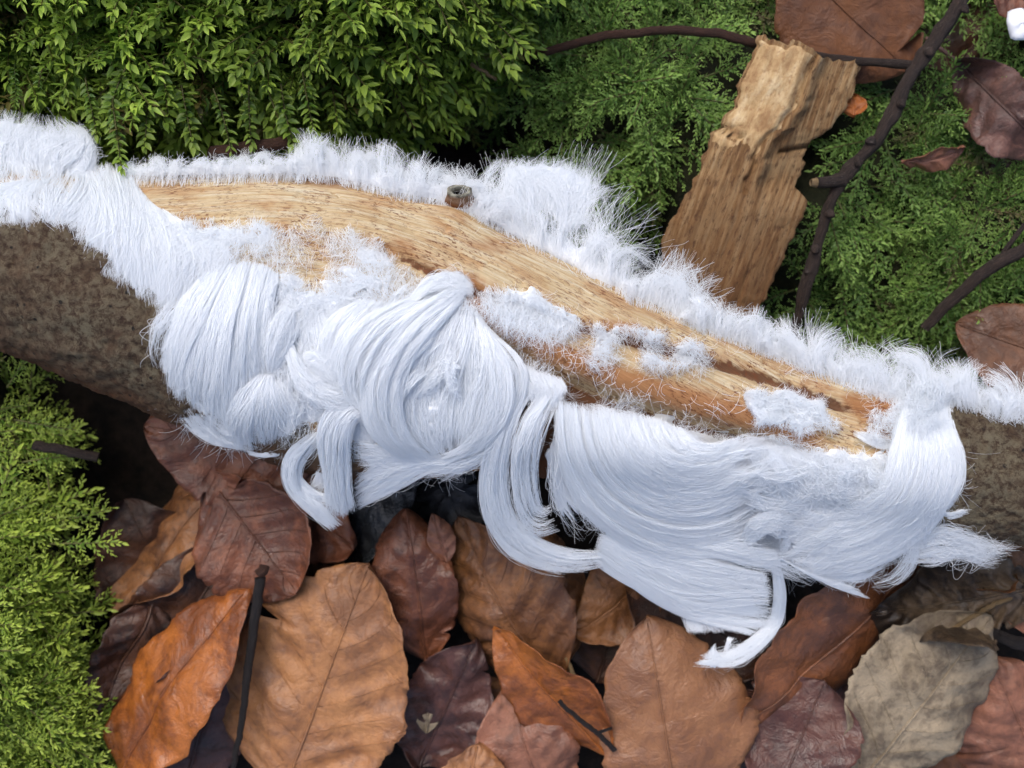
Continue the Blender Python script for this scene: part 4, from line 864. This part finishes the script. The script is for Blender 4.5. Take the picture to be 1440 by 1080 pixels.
# --- the deeper carpet on the right
def zB(px, py):
    e = np.interp(px, [640, 700, 780, 880, 1000, 1150, 1300, 1440, 1700], [90, 190, 290, 360, 470, 480, 500, 540, 600])
    d = (e - py) / PX
    z = np.where(d > 0, -4.0 + 2.3 * (1 - np.exp(-np.maximum(d, 0) / 0.8)), -4.2 + 0.8 * d) + 1.6 * (fbm(px / 110, py / 110, 66, 3) - 0.5) - 0.75
    hole = np.exp(-(((px - 645) / 85) ** 2 + ((py - 205) / 80) ** 2)) + 0.7 * np.exp(-(((px - 905) / 40) ** 2 + ((py - 310) / 60) ** 2)) + 0.7 * np.exp(-(((px - 1330) / 90) ** 2 + ((py - 60) / 60) ** 2)) + 0.5 * np.exp(-(((px - 760) / 70) ** 2 + ((py - 40) / 25) ** 2))
    return np.maximum(z - 2.4 * hole, -5.4)
n = 2200
px = mr.uniform(600, 1560, n); py = mr.uniform(-110, 520, n)
e = np.interp(px, [600, 700, 780, 880, 1000, 1150, 1300, 1440, 1700], [40, 190, 290, 360, 470, 480, 500, 540, 600])
z = zB(px, py); ok = (py < e) & (z > -5.0) & ~inside([(940, 260), (1030, 20), (1250, 50), (1240, 120), (1170, 260), (1100, 450), (910, 430)], px, py); px, py, z = px[ok], py[ok], z[ok]; n = len(px)
pts = at(px, py, z); th = mr.uniform(0, 6.28, n)
dirs = np.stack([0.75 * np.cos(th) + 0.1, 0.75 * np.sin(th) - 0.35, np.abs(mr.normal(0.4, 0.25, n))], -1)
ups = np.stack([mr.normal(0, 0.2, n), mr.normal(0.1, 0.2, n), 1 + 0 * px], -1); scl = mr.uniform(0.85, 1.5, n)
moss('moss_carpet', 'deep green feathery moss carpet around the bark strip', pts, dirs, ups, scl, VAR_B, MOSS_B, bed_grid(560, 1800, -260, 620, 80, 60, zB), 290, mr)
# --- the pale fronds at the lower left
xC = line([(420, 10), (480, 35), (560, 60), (640, 75), (720, 80), (800, 55), (900, 58), (980, 75), (1080, 70), (1300, 70)])
def zC(px, py):
    d = (xC(py) - px) / PX
    return -0.9 * sm(800, 620, py) + np.where(d > 0, -3.9 + 2.3 * (1 - np.exp(-np.maximum(d, 0) / 0.8)), -3.9 + d * 1.2) + 2.2 * (fbm(px / 80, py / 80, 69, 3) - 0.5)
n = 900
py = mr.uniform(480, 1200, n); px = np.where(mr.random(n) < 0.4, xC(py) - np.abs(mr.gamma(1.3, 30, n)), mr.uniform(-90, 125, n)); ok = (px > -120) & (px < xC(py)) & ~((py < 700) & (mr.random(n) < 0.86)) & (fbm(px / 60, py / 60, 91, 2) > 0.36); px, py = px[ok], py[ok]; n = len(px)
pts = at(px, py, zC(px, py)); th = mr.normal(-0.25, 0.9, n)
dirs = np.stack([np.cos(th), np.sin(th), np.abs(mr.normal(0.45, 0.3, n))], -1)
ups = np.stack([mr.normal(0, 0.2, n), mr.normal(0.1, 0.2, n), 1 + 0 * px], -1); scl = mr.uniform(1.0, 2.0, n)
for (a, b, z0, c, d_, z1) in [(70, 765, -2.2, 165, 762, -1.9), (80, 735, -2.4, 150, 710, -2.2), (20, 590, -2, 110, 600, -1.8), (10, 545, -2, 40, 490, -1.6), (30, 650, -2.4, 120, 640, -2.2), (60, 960, -2, 108, 915, -1.7), (70, 690, -2.5, 60, 610, -2.2)]:
    p, e = at(a, b, z0), at(c, d_, z1); pts = np.vstack([pts, p]); dirs = np.vstack([dirs, e - p]); ups = np.vstack([ups, [0.1, 0.3, 1]]); scl = np.r_[scl, np.linalg.norm(e - p)]
moss('moss_fronds', 'pale yellow green moss fronds left of the leaf litter', pts, dirs, ups, scl, VAR_B, MOSS_C, bed_grid(-420, 200, 430, 1400, 40, 60, zC), 240, mr)

# ================================================================ DEAD LEAVES
GL = 'fallen leaves below the branch'
def leaf(label, base, tip, width, zb, zt, cols, roll=0.0, cup=0.0, arch=0.0, wav=0.10, pleat=0.03, fold=0.0, gloss=0.42, stalk=0.7, veins=7, seed=0, ragged=0.07, widest=0.48, spots=0.5, group=GL, name='fallen_leaf', bendx=0.0, show_veins=False):
    rng = np.random.default_rng(seed + 100)
    B = at(base[0], base[1], zb); T = at(tip[0], tip[1], zt); A = T - B; L = np.linalg.norm(A); a = A / L
    sd = unit(np.cross(np.array([0, 0, 1.0]), a)); nn = np.cross(a, sd); roll = roll * 1.5 + rng.normal(0, 9) * (stalk > 0); arch = arch * 1.3 + rng.normal(0, 0.02)
    c, s = math.cos(math.radians(roll)), math.sin(math.radians(roll)); sd, nn = sd * c + nn * s, nn * c - sd * s
    W = width / PX * (H - zb) / H * 0.5
    n, m = 72, 25
    v = np.linspace(0.0, 1.0, n)[:, None]; u = np.linspace(-1, 1, m)[None]
    ex = math.log(0.5) / math.log(widest)
    prof = np.sin(np.pi * v ** ex) ** 0.72
    tooth = 1 + 0.05 * (vnoise(v * 60, np.sign(u) * 3 + 0 * v, seed + 31) - 0.5) + 0.035 * np.abs(np.sin(np.pi * v * veins * 1.0)) + ragged * 2 * (fbm(v * 9 + 3, u * 0 + np.sign(u) * 5, seed, 4) - 0.5)
    cup = cup + rng.normal(0, 0.05); roll2 = rng.normal(0, 0.22, 2)
    asym = 1 + rng.uniform(-0.14, 0.14) * np.sign(u) + 0.16 * (fbm(v * 2.2 + np.sign(u) * 4, 0 * u + 0.5 + seed, seed + 9, 2) - 0.5) * 2
    cut = 1.0
    for _ in range(int(rng.integers(0, 3))):
        cut = cut * (1 - rng.uniform(0.1, 0.4) * np.exp(-((v - rng.uniform(0.12, 0.9)) / rng.uniform(0.006, 0.018)) ** 2) * ((np.sign(u) == rng.choice([-1, 1])) + 0.0))
    w = W * (prof + 0.012) * tooth * asym * cut
    x = u * w
    lat = np.abs(np.mod(v * veins - 1.15 * np.abs(u) * W / L * veins * 0.55, 1.0) - 0.5) * 2
    z = cup * x * x + fold * np.abs(x) + arch * L * 4 * v * (1 - v) + 1.6 * pleat * (lat - 0.5) * np.minimum(np.abs(u) * 3, 1) * (1 - 0.4 * np.abs(u))
    wav = wav * 2.6
    z = z + W * np.where(u < 0, roll2[0], roll2[1]) * np.abs(u) ** 3 * (0.4 + 0.9 * fbm(v * 3, np.sign(u) * 2 + 0 * v, seed + 21, 2))
    z = z + wav * (fbm(v * L * 0.55 + seed, x * 0.55 + 7, seed + 2, 3) - 0.5) * 2.2 + wav * 1.1 * np.abs(u) ** 2.5 * (fbm(v * L * 1.1, np.sign(u) * 3 + 0 * v, seed + 3, 3) - 0.5) * 2 - 0.05 * np.exp(-(u / 0.06) ** 2) * prof
    bx = bendx * L * 4 * v * (1 - v)
    P = B + a * (v * L)[..., None] + sd * (x + bx)[..., None] + nn * z[..., None]
    tn = 0.009
    mat = leaf_material('leaf_' + str(seed), *cols, gloss=gloss, spots=spots)
    root = empty(name, B, label, 'leaf', group)
    vein = np.clip(np.exp(-((lat) / 0.10) ** 2) * 0.7 + np.exp(-(u / 0.035) ** 2), 0, 1) * np.ones_like(P[..., 0])
    att = np.stack([u + 0 * v, v + 0 * u, vein], -1).reshape(-1, 3)
    blade = mesh('blade', np.vstack([P.reshape(-1, 3), (P - nn * tn).reshape(-1, 3)]), [f[:, ::-1] for f in slabF(n, m)], mat, root, {'leaf': np.vstack([att, att])})
    # midrib and stalk
    mid = P[:, m // 2]; k = np.arange(0, n, 3); R = 0.040 * (1 - 0.75 * k / n)
    rib = tuple(min(1, q * 0.8) for q in cols[0])
    vm = leaf_material('rib_' + str(seed), tuple(q * 0.95 for q in cols[0]), tuple(q * 0.8 for q in cols[1]), cols[2], gloss=gloss)
    V, F, g = tube(mid[k] + nn * 0.012, R, 6); mesh('midrib', V, F, vm, root, {'leaf': g * 0})
    if stalk:
        q = np.linspace(0, 1, 6)[:, None]; end = B - a * stalk + sd * rng.normal(0, 0.2) * stalk - np.array([0, 0, 0.25])
        C = mid[0] * (1 - q) + end * q + nn * (0.15 * np.sin(np.pi * q)); V, F, g = tube(C, np.linspace(0.04, 0.05, 6), 6); mesh('stalk', V, F, vm, root, {'leaf': g * 0})
    if show_veins:
        for sgn in (-1, 1):
            for kk in range(1, veins):
                v0 = kk / veins - 0.04 * (sgn > 0); q = np.linspace(0.02, 0.93, 8); vv = v0 + 1.15 * q * W / L * 0.55
                if vv[-1] > 0.97: vv = np.minimum(vv, 0.97)
                ii = np.clip(vv * (n - 1), 0, n - 1); i0 = np.minimum(ii.astype(int), n - 2); f = (ii - i0)[:, None]
                jj = (sgn * q + 1) / 2 * (m - 1); j0 = np.minimum(jj.astype(int), m - 2); g2 = (jj - j0)[:, None]
                pp = (P[i0, j0] * (1 - f) + P[i0 + 1, j0] * f) * (1 - g2) + (P[i0, j0 + 1] * (1 - f) + P[i0 + 1, j0 + 1] * f) * g2
                V, F, g = tube(pp + nn * 0.006, np.linspace(0.013, 0.005, 8), 4); mesh('side_vein', V, F, vm, blade, {'leaf': g * 0})
    return root
TAN = ((0.42, 0.19, 0.07), (0.32, 0.135, 0.05), (0.19, 0.085, 0.04))
ORG = ((0.40, 0.125, 0.022), (0.27, 0.08, 0.018), (0.12, 0.035, 0.012))
RED = ((0.24, 0.085, 0.040), (0.155, 0.052, 0.025), (0.07, 0.025, 0.014))
DRK = ((0.085, 0.033, 0.015), (0.045, 0.017, 0.009), (0.018, 0.009, 0.006))
PUR = ((0.11, 0.046, 0.034), (0.062, 0.025, 0.019), (0.028, 0.013, 0.011))
GRY = ((0.33, 0.26, 0.17), (0.24, 0.185, 0.115), (0.13, 0.095, 0.06))
BLU = ((0.030, 0.034, 0.038), (0.018, 0.019, 0.022), (0.010, 0.010, 0.011))
PNK = ((0.31, 0.13, 0.075), (0.22, 0.09, 0.05), (0.11, 0.045, 0.028))
BRN = ((0.27, 0.115, 0.040), (0.17, 0.068, 0.025), (0.075, 0.03, 0.014))
leaf('broad pale tan leaf with fanned veins, right of the black stalk', (402, 1110), (520, 792), 275, -2.5, -2.3, TAN, 4, -0.03, 0.05, 0.12, 0.06, seed=1, veins=8, widest=.42, show_veins=True)
leaf('curled orange leaf with glossy pink flank, left of the black stalk', (168, 1105), (350, 828), 158, -2.6, -2.0, ORG, -26, 0.10, 0.05, 0.12, 0.03, seed=2, gloss=.3, widest=.5)
leaf('dark blotched leaf at the upper left of the litter', (330, 640), (150, 870), 150, -3.3, -3.0, BRN, 18, 0.05, -0.03, 0.16, 0.05, seed=3, spots=.9)
leaf('small dark leaf with pale tip beside the moss fronds', (215, 830), (128, 1018), 105, -3.2, -3.0, DRK, -25, 0.1, 0.04, 0.2, 0.04, seed=4, spots=.9)
leaf('reddish leaf with dark veins tucked under the branch', (455, 640), (205, 600), 190, -2.9, -2.8, RED, 5, -0.02, 0.03, 0.12, 0.05, seed=5, veins=6, show_veins=True, gloss=.36)
leaf('pinkish brown leaf below the ice hook', (285, 660), (420, 835), 165, -2.7, -2.3, RED, -8, -0.03, 0.04, 0.12, 0.05, seed=6, gloss=.33, widest=.6, show_veins=True)
leaf('wide reddish leaf whose edge shows right of the hook tip', (310, 660), (500, 770), 130, -2.8, -2.7, RED, 12, -0.03, 0.0, 0.12, 0.04, seed=7)
leaf('wet blue black leaf left of the pink scrap', (590, 600), (470, 820), 120, -3.3, -3.2, BLU, 0, 0, 0.03, 0.15, seed=8, gloss=.25)
leaf('wet blue black leaf right of the pink scrap', (600, 600), (665, 770), 110, -3.4, -3.3, BLU, 0, 0, 0.03, 0.15, seed=9, gloss=.25)
leaf('upright rosy brown leaf under the middle of the branch', (600, 935), (570, 715), 125, -2.9, -2.6, RED, 5, -0.08, 0.05, 0.14, 0.03, seed=10, gloss=.3)
leaf('tiny pink leaf scrap standing between dark leaves', (628, 790), (607, 722), 36, -2.5, -2.4, PNK, 10, 0, 0.05, 0.05, seed=11, stalk=0, veins=4)
leaf('tan brown leaf with parallel folds in the centre', (785, 960), (640, 730), 190, -2.7, -2.6, BRN, -6, -0.06, 0.04, 0.12, 0.09, seed=12, veins=7, show_veins=True)
leaf('narrow brown leaf shaded by the ice curtain', (800, 930), (745, 740), 130, -2.9, -2.7, BRN, -14, -0.05, 0.03, 0.14, 0.08, seed=13)
leaf('dark purple crumpled leaf low in the centre', (590, 1090), (668, 895), 130, -3.0, -2.7, PUR, 10, -0.1, 0.05, 0.28, 0.04, seed=14, gloss=.3, ragged=.1)
leaf('rust leaf with rolled edge running to a thin point', (860, 1062), (690, 888), 118, -2.4, -2.0, ORG, -30, 0.16, 0.03, 0.12, 0.02, seed=15, gloss=.3, widest=.45)
leaf('pinkish leaf with notched top under the rust leaf', (770, 1140), (715, 968), 140, -2.7, -2.5, PNK, -4, -0.05, 0.05, 0.14, 0.03, seed=16, ragged=.08)
leaf('olive leaf scrap beside the broad tan leaf', (600, 1030), (598, 940), 46, -3.0, -2.9, GRY, 15, 0, 0.05, 0.08, seed=17, stalk=0, veins=4, spots=.9)
leaf('yellow orange leaf point at the bottom edge', (650, 1150), (672, 1050), 105, -2.3, -2.2, TAN, 0, 0, 0.04, 0.1, seed=18, ragged=.12, stalk=0)
leaf('smooth upright orange leaf with pale midrib stripe', (955, 1165), (908, 864), 205, -2.3, -2.1, ((0.30, 0.135, 0.058), (0.25, 0.105, 0.042), (0.19, 0.085, 0.045)), 4, -0.06, 0.04, 0.08, 0.02, seed=19, widest=.5, gloss=.4)
leaf('half shaded orange brown leaf under the ice fan', (930, 800), (805, 890), 105, -2.9, -2.7, BRN, -12, 0.08, 0.03, 0.12, 0.03, seed=20)
leaf('dark brown leaf behind the fan tip', (1080, 930), (880, 810), 165, -2.95, -2.8, DRK, 8, 0, 0.03, 0.1, 0.03, seed=21, gloss=.35)
leaf('large rusty leaf with bright orange tip below the swirl', (1290, 775), (1036, 1022), 205, -2.7, -2.3, ((0.24, 0.085, 0.03), (0.15, 0.058, 0.028), (0.085, 0.036, 0.02)), -8, -0.03, 0.05, 0.12, 0.03, seed=22, gloss=.36, widest=.5)
leaf('round topped dark red leaf at the bottom', (1085, 1140), (1160, 958), 185, -2.3, -2.1, ((0.12, 0.048, 0.032), (0.085, 0.034, 0.026), (0.05, 0.022, 0.017)), -6, -0.06, 0.05, 0.1, 0.03, seed=23, gloss=.3, widest=.62)
leaf('bleached grey leaf with scalloped edge and pale patches', (1192, 1120), (1392, 862), 205, -2.3, -2.0, GRY, 5, -0.03, 0.04, 0.14, 0.05, seed=24, veins=8, widest=.55, show_veins=True, spots=.8, gloss=.5)
leaf('pink brown leaf in the lower right corner', (1480, 1120), (1395, 930), 190, -2.5, -2.3, PNK, 8, -0.05, 0.06, 0.2, 0.06, seed=25)
leaf('crumpled blackish rotten leaf under the ice web', (1440, 835), (1222, 862), 120, -2.6, -2.2, ((0.14, 0.095, 0.055), (0.06, 0.038, 0.022), (0.02, 0.013, 0.009)), 12, 0.05, 0.06, 0.55, 0.14, seed=26, ragged=.2, spots=1.0, veins=9)
leaf('brown leaf edge at the right margin under the bark', (1500, 770), (1345, 850), 110, -2.9, -2.6, BRN, -10, 0, 0.04, 0.3, 0.06, seed=27, ragged=.12)
leaf('rosy leaf tip poking in from the right margin', (1510, 850), (1405, 862), 80, -2.4, -2.3, PNK, 0, 0, 0.05, 0.1, seed=28)
leaf('dark leaf under the bleached grey leaf', (1180, 900), (1330, 1010), 170, -3.2, -3.1, PUR, 0, 0, 0.02, 0.2, seed=29)
leaf('deep brown leaf between the stalk and the dark blotched leaf', (190, 980), (345, 740), 150, -3.35, -3.3, DRK, 10, 0, 0.02, 0.2, seed=30, gloss=.35)
leaf('dark leaf showing under the curled orange leaf', (250, 1120), (330, 900), 150, -3.1, -3.0, PUR, 0, 0, 0.02, 0.2, seed=31)
GS = 'dark wet leaves in the gaps of the litter'
for i, (b, t_, what) in enumerate([((700, 1100), (640, 930), 'between the purple leaf and the rust leaf'), ((1000, 1020), (1060, 860), 'behind the frayed ice tail'), ((840, 960), (900, 760), 'above the smooth upright orange leaf'),
        ((420, 900), (520, 700), 'between the broad tan leaf and the rosy brown leaf'), 
        ((1100, 1090), (980, 940), 'left of the round topped red leaf'), ((280, 900), (180, 700), 'at the moss side of the blotched leaf'), ((1300, 1130), (1440, 980), 'in the lower right corner gap')]):
    leaf('dark wet leaf ' + what, b, t_, 165, -3.8, -3.7, DRK if i % 3 else BRN, float(mr.normal(0, 8)), 0, 0.02, 0.22, 0.04, seed=50 + i, group=GS, stalk=0, gloss=.5)
# upper right
GU = 'dead leaves among the right moss'
leaf('orange brown leaf with pink midrib at the top edge', (1108, -60), (1275, 100), 205, -1.5, -1.7, ((0.15, 0.056, 0.018), (0.115, 0.042, 0.015), (0.075, 0.028, 0.012)), 3, 0, 0.02, 0.05, 0.02, seed=32, group=GU, gloss=.65)
leaf('withered purple leaf curling at the upper right margin', (1345, 85), (1490, 230), 95, -1.7, -1.5, ((0.18, 0.085, 0.062), (0.11, 0.052, 0.04), (0.05, 0.026, 0.02)), 25, 0.3, 0.10, 0.35, 0.05, seed=33, group=GU, ragged=.12)
leaf('brown leaf half hidden behind the right ice fringe', (1520, 520), (1345, 455), 125, -1.9, -2.1, ((0.17, 0.07, 0.03), (0.12, 0.05, 0.022), (0.07, 0.03, 0.015)), -8, 0, 0.04, 0.1, seed=34, group=GU)
leaf('pink leaf scrap lying in the right moss', (1268, 228), (1356, 205), 42, -1.55, -1.5, PNK, 25, 0, 0.15, 0.15, seed=35, group=GU, stalk=0, veins=4, ragged=.15)
leaf('round orange leaf scrap between bark strip and dark twig', (1200, 164), (1200, 132), 34, -1.7, -1.7, ORG, 0, 0, 0.1, 0.08, seed=36, group=GU, stalk=0, veins=3)
leaf('red brown leaf edge in the upper right corner', (1380, -25), (1480, 20), 60, -1.5, -1.5, RED, 0, 0, 0.05, 0.1, seed=37, group=GU, stalk=0)
leaf('dark leaf in the hollow beneath the dark twig top', (1290, 150), (1420, 10), 150, -3.2, -3.1, DRK, 0, 0, 0, 0.25, seed=38, group=GU, stalk=0)
leaf('brown decayed leaf under the withered purple one', (1330, 150), (1450, 260), 110, -2.6, -2.3, DRK, 0, 0, 0, 0.3, seed=39, group=GU, stalk=0, ragged=.2)

# ================================================================ TWIGS, BARK STRIP, SCRAPS
def twig(name, label, pts, r0, r1, mat, rough=0.18, seed=0, k=14, group='twigs among moss and leaves', cat='twig', part='stem'):
    q = catmull(np.array(pts, float), max(24, len(pts) * 18)); q[1:, :2] += np.cumsum(np.random.default_rng(seed).normal(0, 0.35, (len(q) - 1, 2)), 0); C = at(q[:, 0], q[:, 1], q[:, 2])
    root = empty(name, C[0], label, cat, group); V, F, g = tube(C, np.linspace(r0, r1, len(C)), k, rough, seed)
    mesh(part, V, F, mat, root, {'grain': g}); return root
def side(root, name, pts, r0, r1, mat, seed=0, k=10):
    q = catmull(np.array(pts, float), 14); V, F, g = tube(at(q[:, 0], q[:, 1], q[:, 2]), np.linspace(r0, r1, 14), k, 0.18, seed)
    return mesh(name, V, F, mat, root, {'grain': g})
t = twig('twig', 'thick dark twig with a broken side stub slanting through the right moss', [(1375, -40, -1.0), (1335, 30, -1.0), (1290, 95, -1.0), (1245, 180, -1.0), (1180, 258, -1.1), (1155, 330, -1.3), (1132, 400, -1.5), (1110, 470, -1.8)], 0.145, 0.08, TWIG, 0.38, seed=4)
side(t, 'side_stub', [(1186, 252, -1.05), (1165, 256, -0.95), (1148, 257, -0.9)], 0.13, 0.10, TWIG, 5)
side(t, 'broken_end', [(1149, 257, -0.9), (1140, 257, -0.88)], 0.085, 0.06, PALE, 6)
side(t, 'side_twig', [(1285, 92, -1.05), (1240, 88, -1.2), (1180, 84, -1.5), (1130, 75, -1.8)], 0.085, 0.07, TWIG, 8)
def buds(root, pts, r, mat, seed):
    rng = np.random.default_rng(seed)
    for (x, y, z) in pts:
        V, F = lathe([(0.0, -0.3 * r), (0.75 * r, 0.0), (0.8 * r, 0.5 * r), (0.45 * r, 1.3 * r), (0.0, 1.7 * r)], at(x, y, z), 9, seed, 0.25, tuple(rng.normal(0, 0.8, 2)) + (0.7,))
        mesh('bud', V, F, mat, root, {'grain': V * 0.8})
buds(t, [(1352, 8, -.9), (1303, 72, -.9), (1268, 146, -.9), (1228, 198, -.92), (1208, 232, -.95), (1166, 300, -1.1), (1147, 348, -1.3), (1140, 380, -1.4)], 0.11, TWIG, 3)
t = twig('twig', 'thin reddish twig arching over the moss at the top', [(735, 78, -1.6), (790, 65, -1.35), (860, 47, -1.2), (930, 38, -1.2), (1000, 40, -1.25), (1060, 52, -1.4), (1110, 66, -1.7)], 0.075, 0.085, TWIG_RED, seed=9)
t = twig('twig', 'forked dark twig crossing the right margin', [(1300, 462, -1.9), (1345, 420, -1.6), (1400, 378, -1.3), (1480, 335, -1.2)], 0.10, 0.13, TWIG, seed=10)
side(t, 'side_twig', [(1400, 380, -1.35), (1415, 350, -1.3), (1450, 305, -1.3)], 0.05, 0.05, TWIG, 11)
twig('twig', 'short dark twig piece lying by the moss fronds', [(48, 626, -1.9), (90, 633, -1.9), (136, 645, -2.0)], 0.10, 0.09, TWIG, seed=12)
t = twig('leaf_stalk', 'straight black stalk lying between the orange and tan leaves', [(366, 812, -1.75), (358, 850, -1.75), (348, 930, -1.8), (338, 1000, -1.8), (326, 1066, -1.85), (318, 1110, -1.9)], 0.105, 0.045, STALK, 0.08, 13, cat='stalk')
side(t, 'stub', [(364, 808, -1.75), (370, 802, -1.75), (372, 795, -1.78)], 0.11, 0.10, TWIG_RED, 14)
t = twig('twig', 'thin brittle twiglet lying across the rust leaf', [(786, 985, -1.75), (812, 1010, -1.7), (838, 1032, -1.7), (860, 1054, -1.75)], 0.04, 0.05, STALK, seed=15)
side(t, 'side_twig', [(838, 1032, -1.7), (848, 1028, -1.65), (860, 1024, -1.6)], 0.03, 0.03, STALK, 16)
twig('twig', 'pale straw poking from the moss beside the dark hollow', [(662, 90, -0.6), (682, 100, -0.6), (702, 111, -0.7)], 0.035, 0.03, PALE, seed=17)
twig('twig', 'curved pale stem between the rust and orange leaves', [(796, 925, -2.3), (806, 950, -2.2), (818, 975, -2.2), (830, 995, -2.3)], 0.04, 0.05, PALE, seed=18)
twig('twig', 'dark stick entering under the rotten leaf from the right', [(1470, 915, -1.9), (1425, 903, -2.0), (1385, 885, -2.2), (1350, 872, -2.4)], 0.12, 0.08, STALK, seed=19)
twig('twig', 'slim stem crossing above the bleached leaf', [(1325, 893, -1.9), (1355, 878, -1.9), (1400, 855, -1.9), (1450, 838, -2.0)], 0.04, 0.05, PALE, seed=20)
t = twig('bark_flake', 'dark red bark flake behind the low frost fringe', [(296, 214, .2), (340, 207, .3), (380, 202, .3), (412, 197, .2)], 0.12, 0.10, TWIG_RED, 0.3, 21, cat='bark')

def bark_strip():
    n, m = 130, 60
    yl = line([(36, 1068), (60, 1062), (82, 1057), (110, 1041), (150, 1032), (164, 1013), (180, 1013), (186, 996), (206, 994), (255, 976), (300, 950), (340, 930), (385, 930), (440, 952)])
    yr = line([(36, 1232), (84, 1216), (110, 1206), (150, 1191), (180, 1168), (198, 1142), (226, 1130), (262, 1118), (283, 1136), (340, 1111), (400, 1085), (440, 1066)])
    v = np.linspace(0, 1, n)[:, None]; u = np.linspace(0, 1, m)[None]
    ytop = np.interp(u, [0, 0.06, 0.12, 0.2, 0.28, 0.33, 0.4, 0.55, 0.62, 0.8, 1.0], [52, 47, 58, 56, 66, 54, 60, 74, 82, 86, 84])
    ytop = ytop + 6 * (vnoise(u * 26, u * 0, 3) - 0.5)
    py = ytop + (446 - ytop) * v
    xl = yl(py) + 12 * (fbm(py / 11, u * 0, 4, 5) - 0.5); xr = yr(py) + 12 * (fbm(py / 11, u * 0, 6, 5) - 0.5)
    px = xl + (xr - xl) * u
    ax = (px - (1140 - 0.35 * (py - 60))) / PX * 0.94 + 1.2
    g = np.stack([(py - 50) / PX + 0 * px, ax, 0 * px], -1)
    z = -1.15 - 0.5 * v + 0.22 * np.sin(np.pi * np.clip(u, 0, 1)) ** 0.8 - 0.25 * (u > 0.62) * sm(0.6, 0.7, u) * (1 - sm(0.45, 0.6, v))
    z = z + 0.09 * (fbm(g[..., 0] * 0.4, g[..., 1] * 12, 9, 4) - 0.5) + 0.06 * (fbm(g[..., 0] * 5, g[..., 1] * 9, 12, 4) - 0.5)
    crack = np.exp(-((py - (180 + 14 * u / 0.3)) / 3.5) ** 2) * (u < 0.32) + np.exp(-((py - (206 + 8 * (1 - u) / 0.3)) / 3) ** 2) * (u > 0.72)
    z = z - 0.25 * crack
    k = np.exp(-((u - (0.56 - 0.12 * v)) / 0.02) ** 2) * (v < 0.55); z = z - 0.14 * k
    root = empty('bark_strip', at(1080, 240, -1.6), 'flaking orange brown bark strip standing out of the moss behind the branch', 'bark')
    V = np.vstack([at(px, py, z).reshape(-1, 3), at(px, py, z - 0.22).reshape(-1, 3)]); gg = np.vstack([g.reshape(-1, 3)] * 2)
    mesh('strip', V, slabF(n, m), SLAB, root, {'grain': gg}, False)
    # pale inner layer still stuck to the upper end
    ok = 22; v2 = np.linspace(0.02, 0.40, ok)[:, None]; u2 = np.linspace(0.03, 0.56, 20)[None]
    jag = 0.05 * (fbm(u2 * 14, u2 * 0, 19, 3) - 0.5) * v2 / 0.4; ju = 0.05 * (fbm(v2 * 20, v2 * 0, 21, 3) - 0.5) * (u2 > 0.4)
    def pick(A, v_, u_):
        i = np.clip(v_ * (n - 1), 0, n - 1.001); j = np.clip(u_ * (m - 1), 0, m - 1.001); i0 = i.astype(int); j0 = j.astype(int); f = i - i0; h = j - j0
        return A[i0, j0] * (1 - f) * (1 - h) + A[i0 + 1, j0] * f * (1 - h) + A[i0, j0 + 1] * (1 - f) * h + A[i0 + 1, j0 + 1] * f * h
    vv = v2 + jag + 0 * u2; uu = u2 + ju + 0 * v2
    X, Y, Z = pick(px, vv, uu), pick(py, vv, uu), pick(z, vv, uu)
    eg = np.minimum(1, np.minimum((0.40 - v2) / 0.05, (0.56 - u2) / 0.06)); lift = -0.03 + (0.05 + 0.05 * fbm(X / 12, Y / 12, 23, 3)) * np.clip(eg, 0, 1)
    V = np.vstack([at(X, Y, Z + lift).reshape(-1, 3), at(X, Y, Z - 0.08).reshape(-1, 3)])
    k2 = N('pale_inner_bark'); gq = k2.attr('grain'); nz = k2.noise(k2.map(gq, (1, 2.5, 1)), 1.6, 6, 0.65); f2 = k2.noise(gq, 9, 5, 0.7)
    c2 = k2.mix(k2.ramp(f2, [(0.5, 0.0), (0.7, 0.7)]), k2.ramp(nz, [(0.35, (0.30, 0.17, 0.075)), (0.5, (0.46, 0.31, 0.15)), (0.63, (0.60, 0.46, 0.27))]), (0.20, 0.09, 0.035))
    k2.bump(f2, 0.7, 0.05); m2 = k2.done(c2, 0.75, 0.3)
    gg = np.stack([(Y - 50) / PX, (X - (1140 - 0.35 * (Y - 60))) / PX + 1.2, 0 * X], -1).reshape(-1, 3)
    o = mesh('inner_layer', V, slabF(ok, 20), m2, root, {'grain': np.vstack([gg, gg])}); o['label'] = 'pale inner bark layer with a torn edge'
bark_strip()
def scrap():
    c = at(1432, 36, -1.4); V, F = lathe([(0.0, -0.12), (0.26, -0.10), (0.36, 0.0), (0.32, 0.09), (0.18, 0.13), (0.0, 0.12)], c, 22, 5, 0.35, (0.2, 0.1, 1), 0.75, 0.9)
    o = mesh('ice_lump', V, F, ICE_CORE); tag(o, 'small pale ice lump in the upper right corner', 'ice')
scrap()
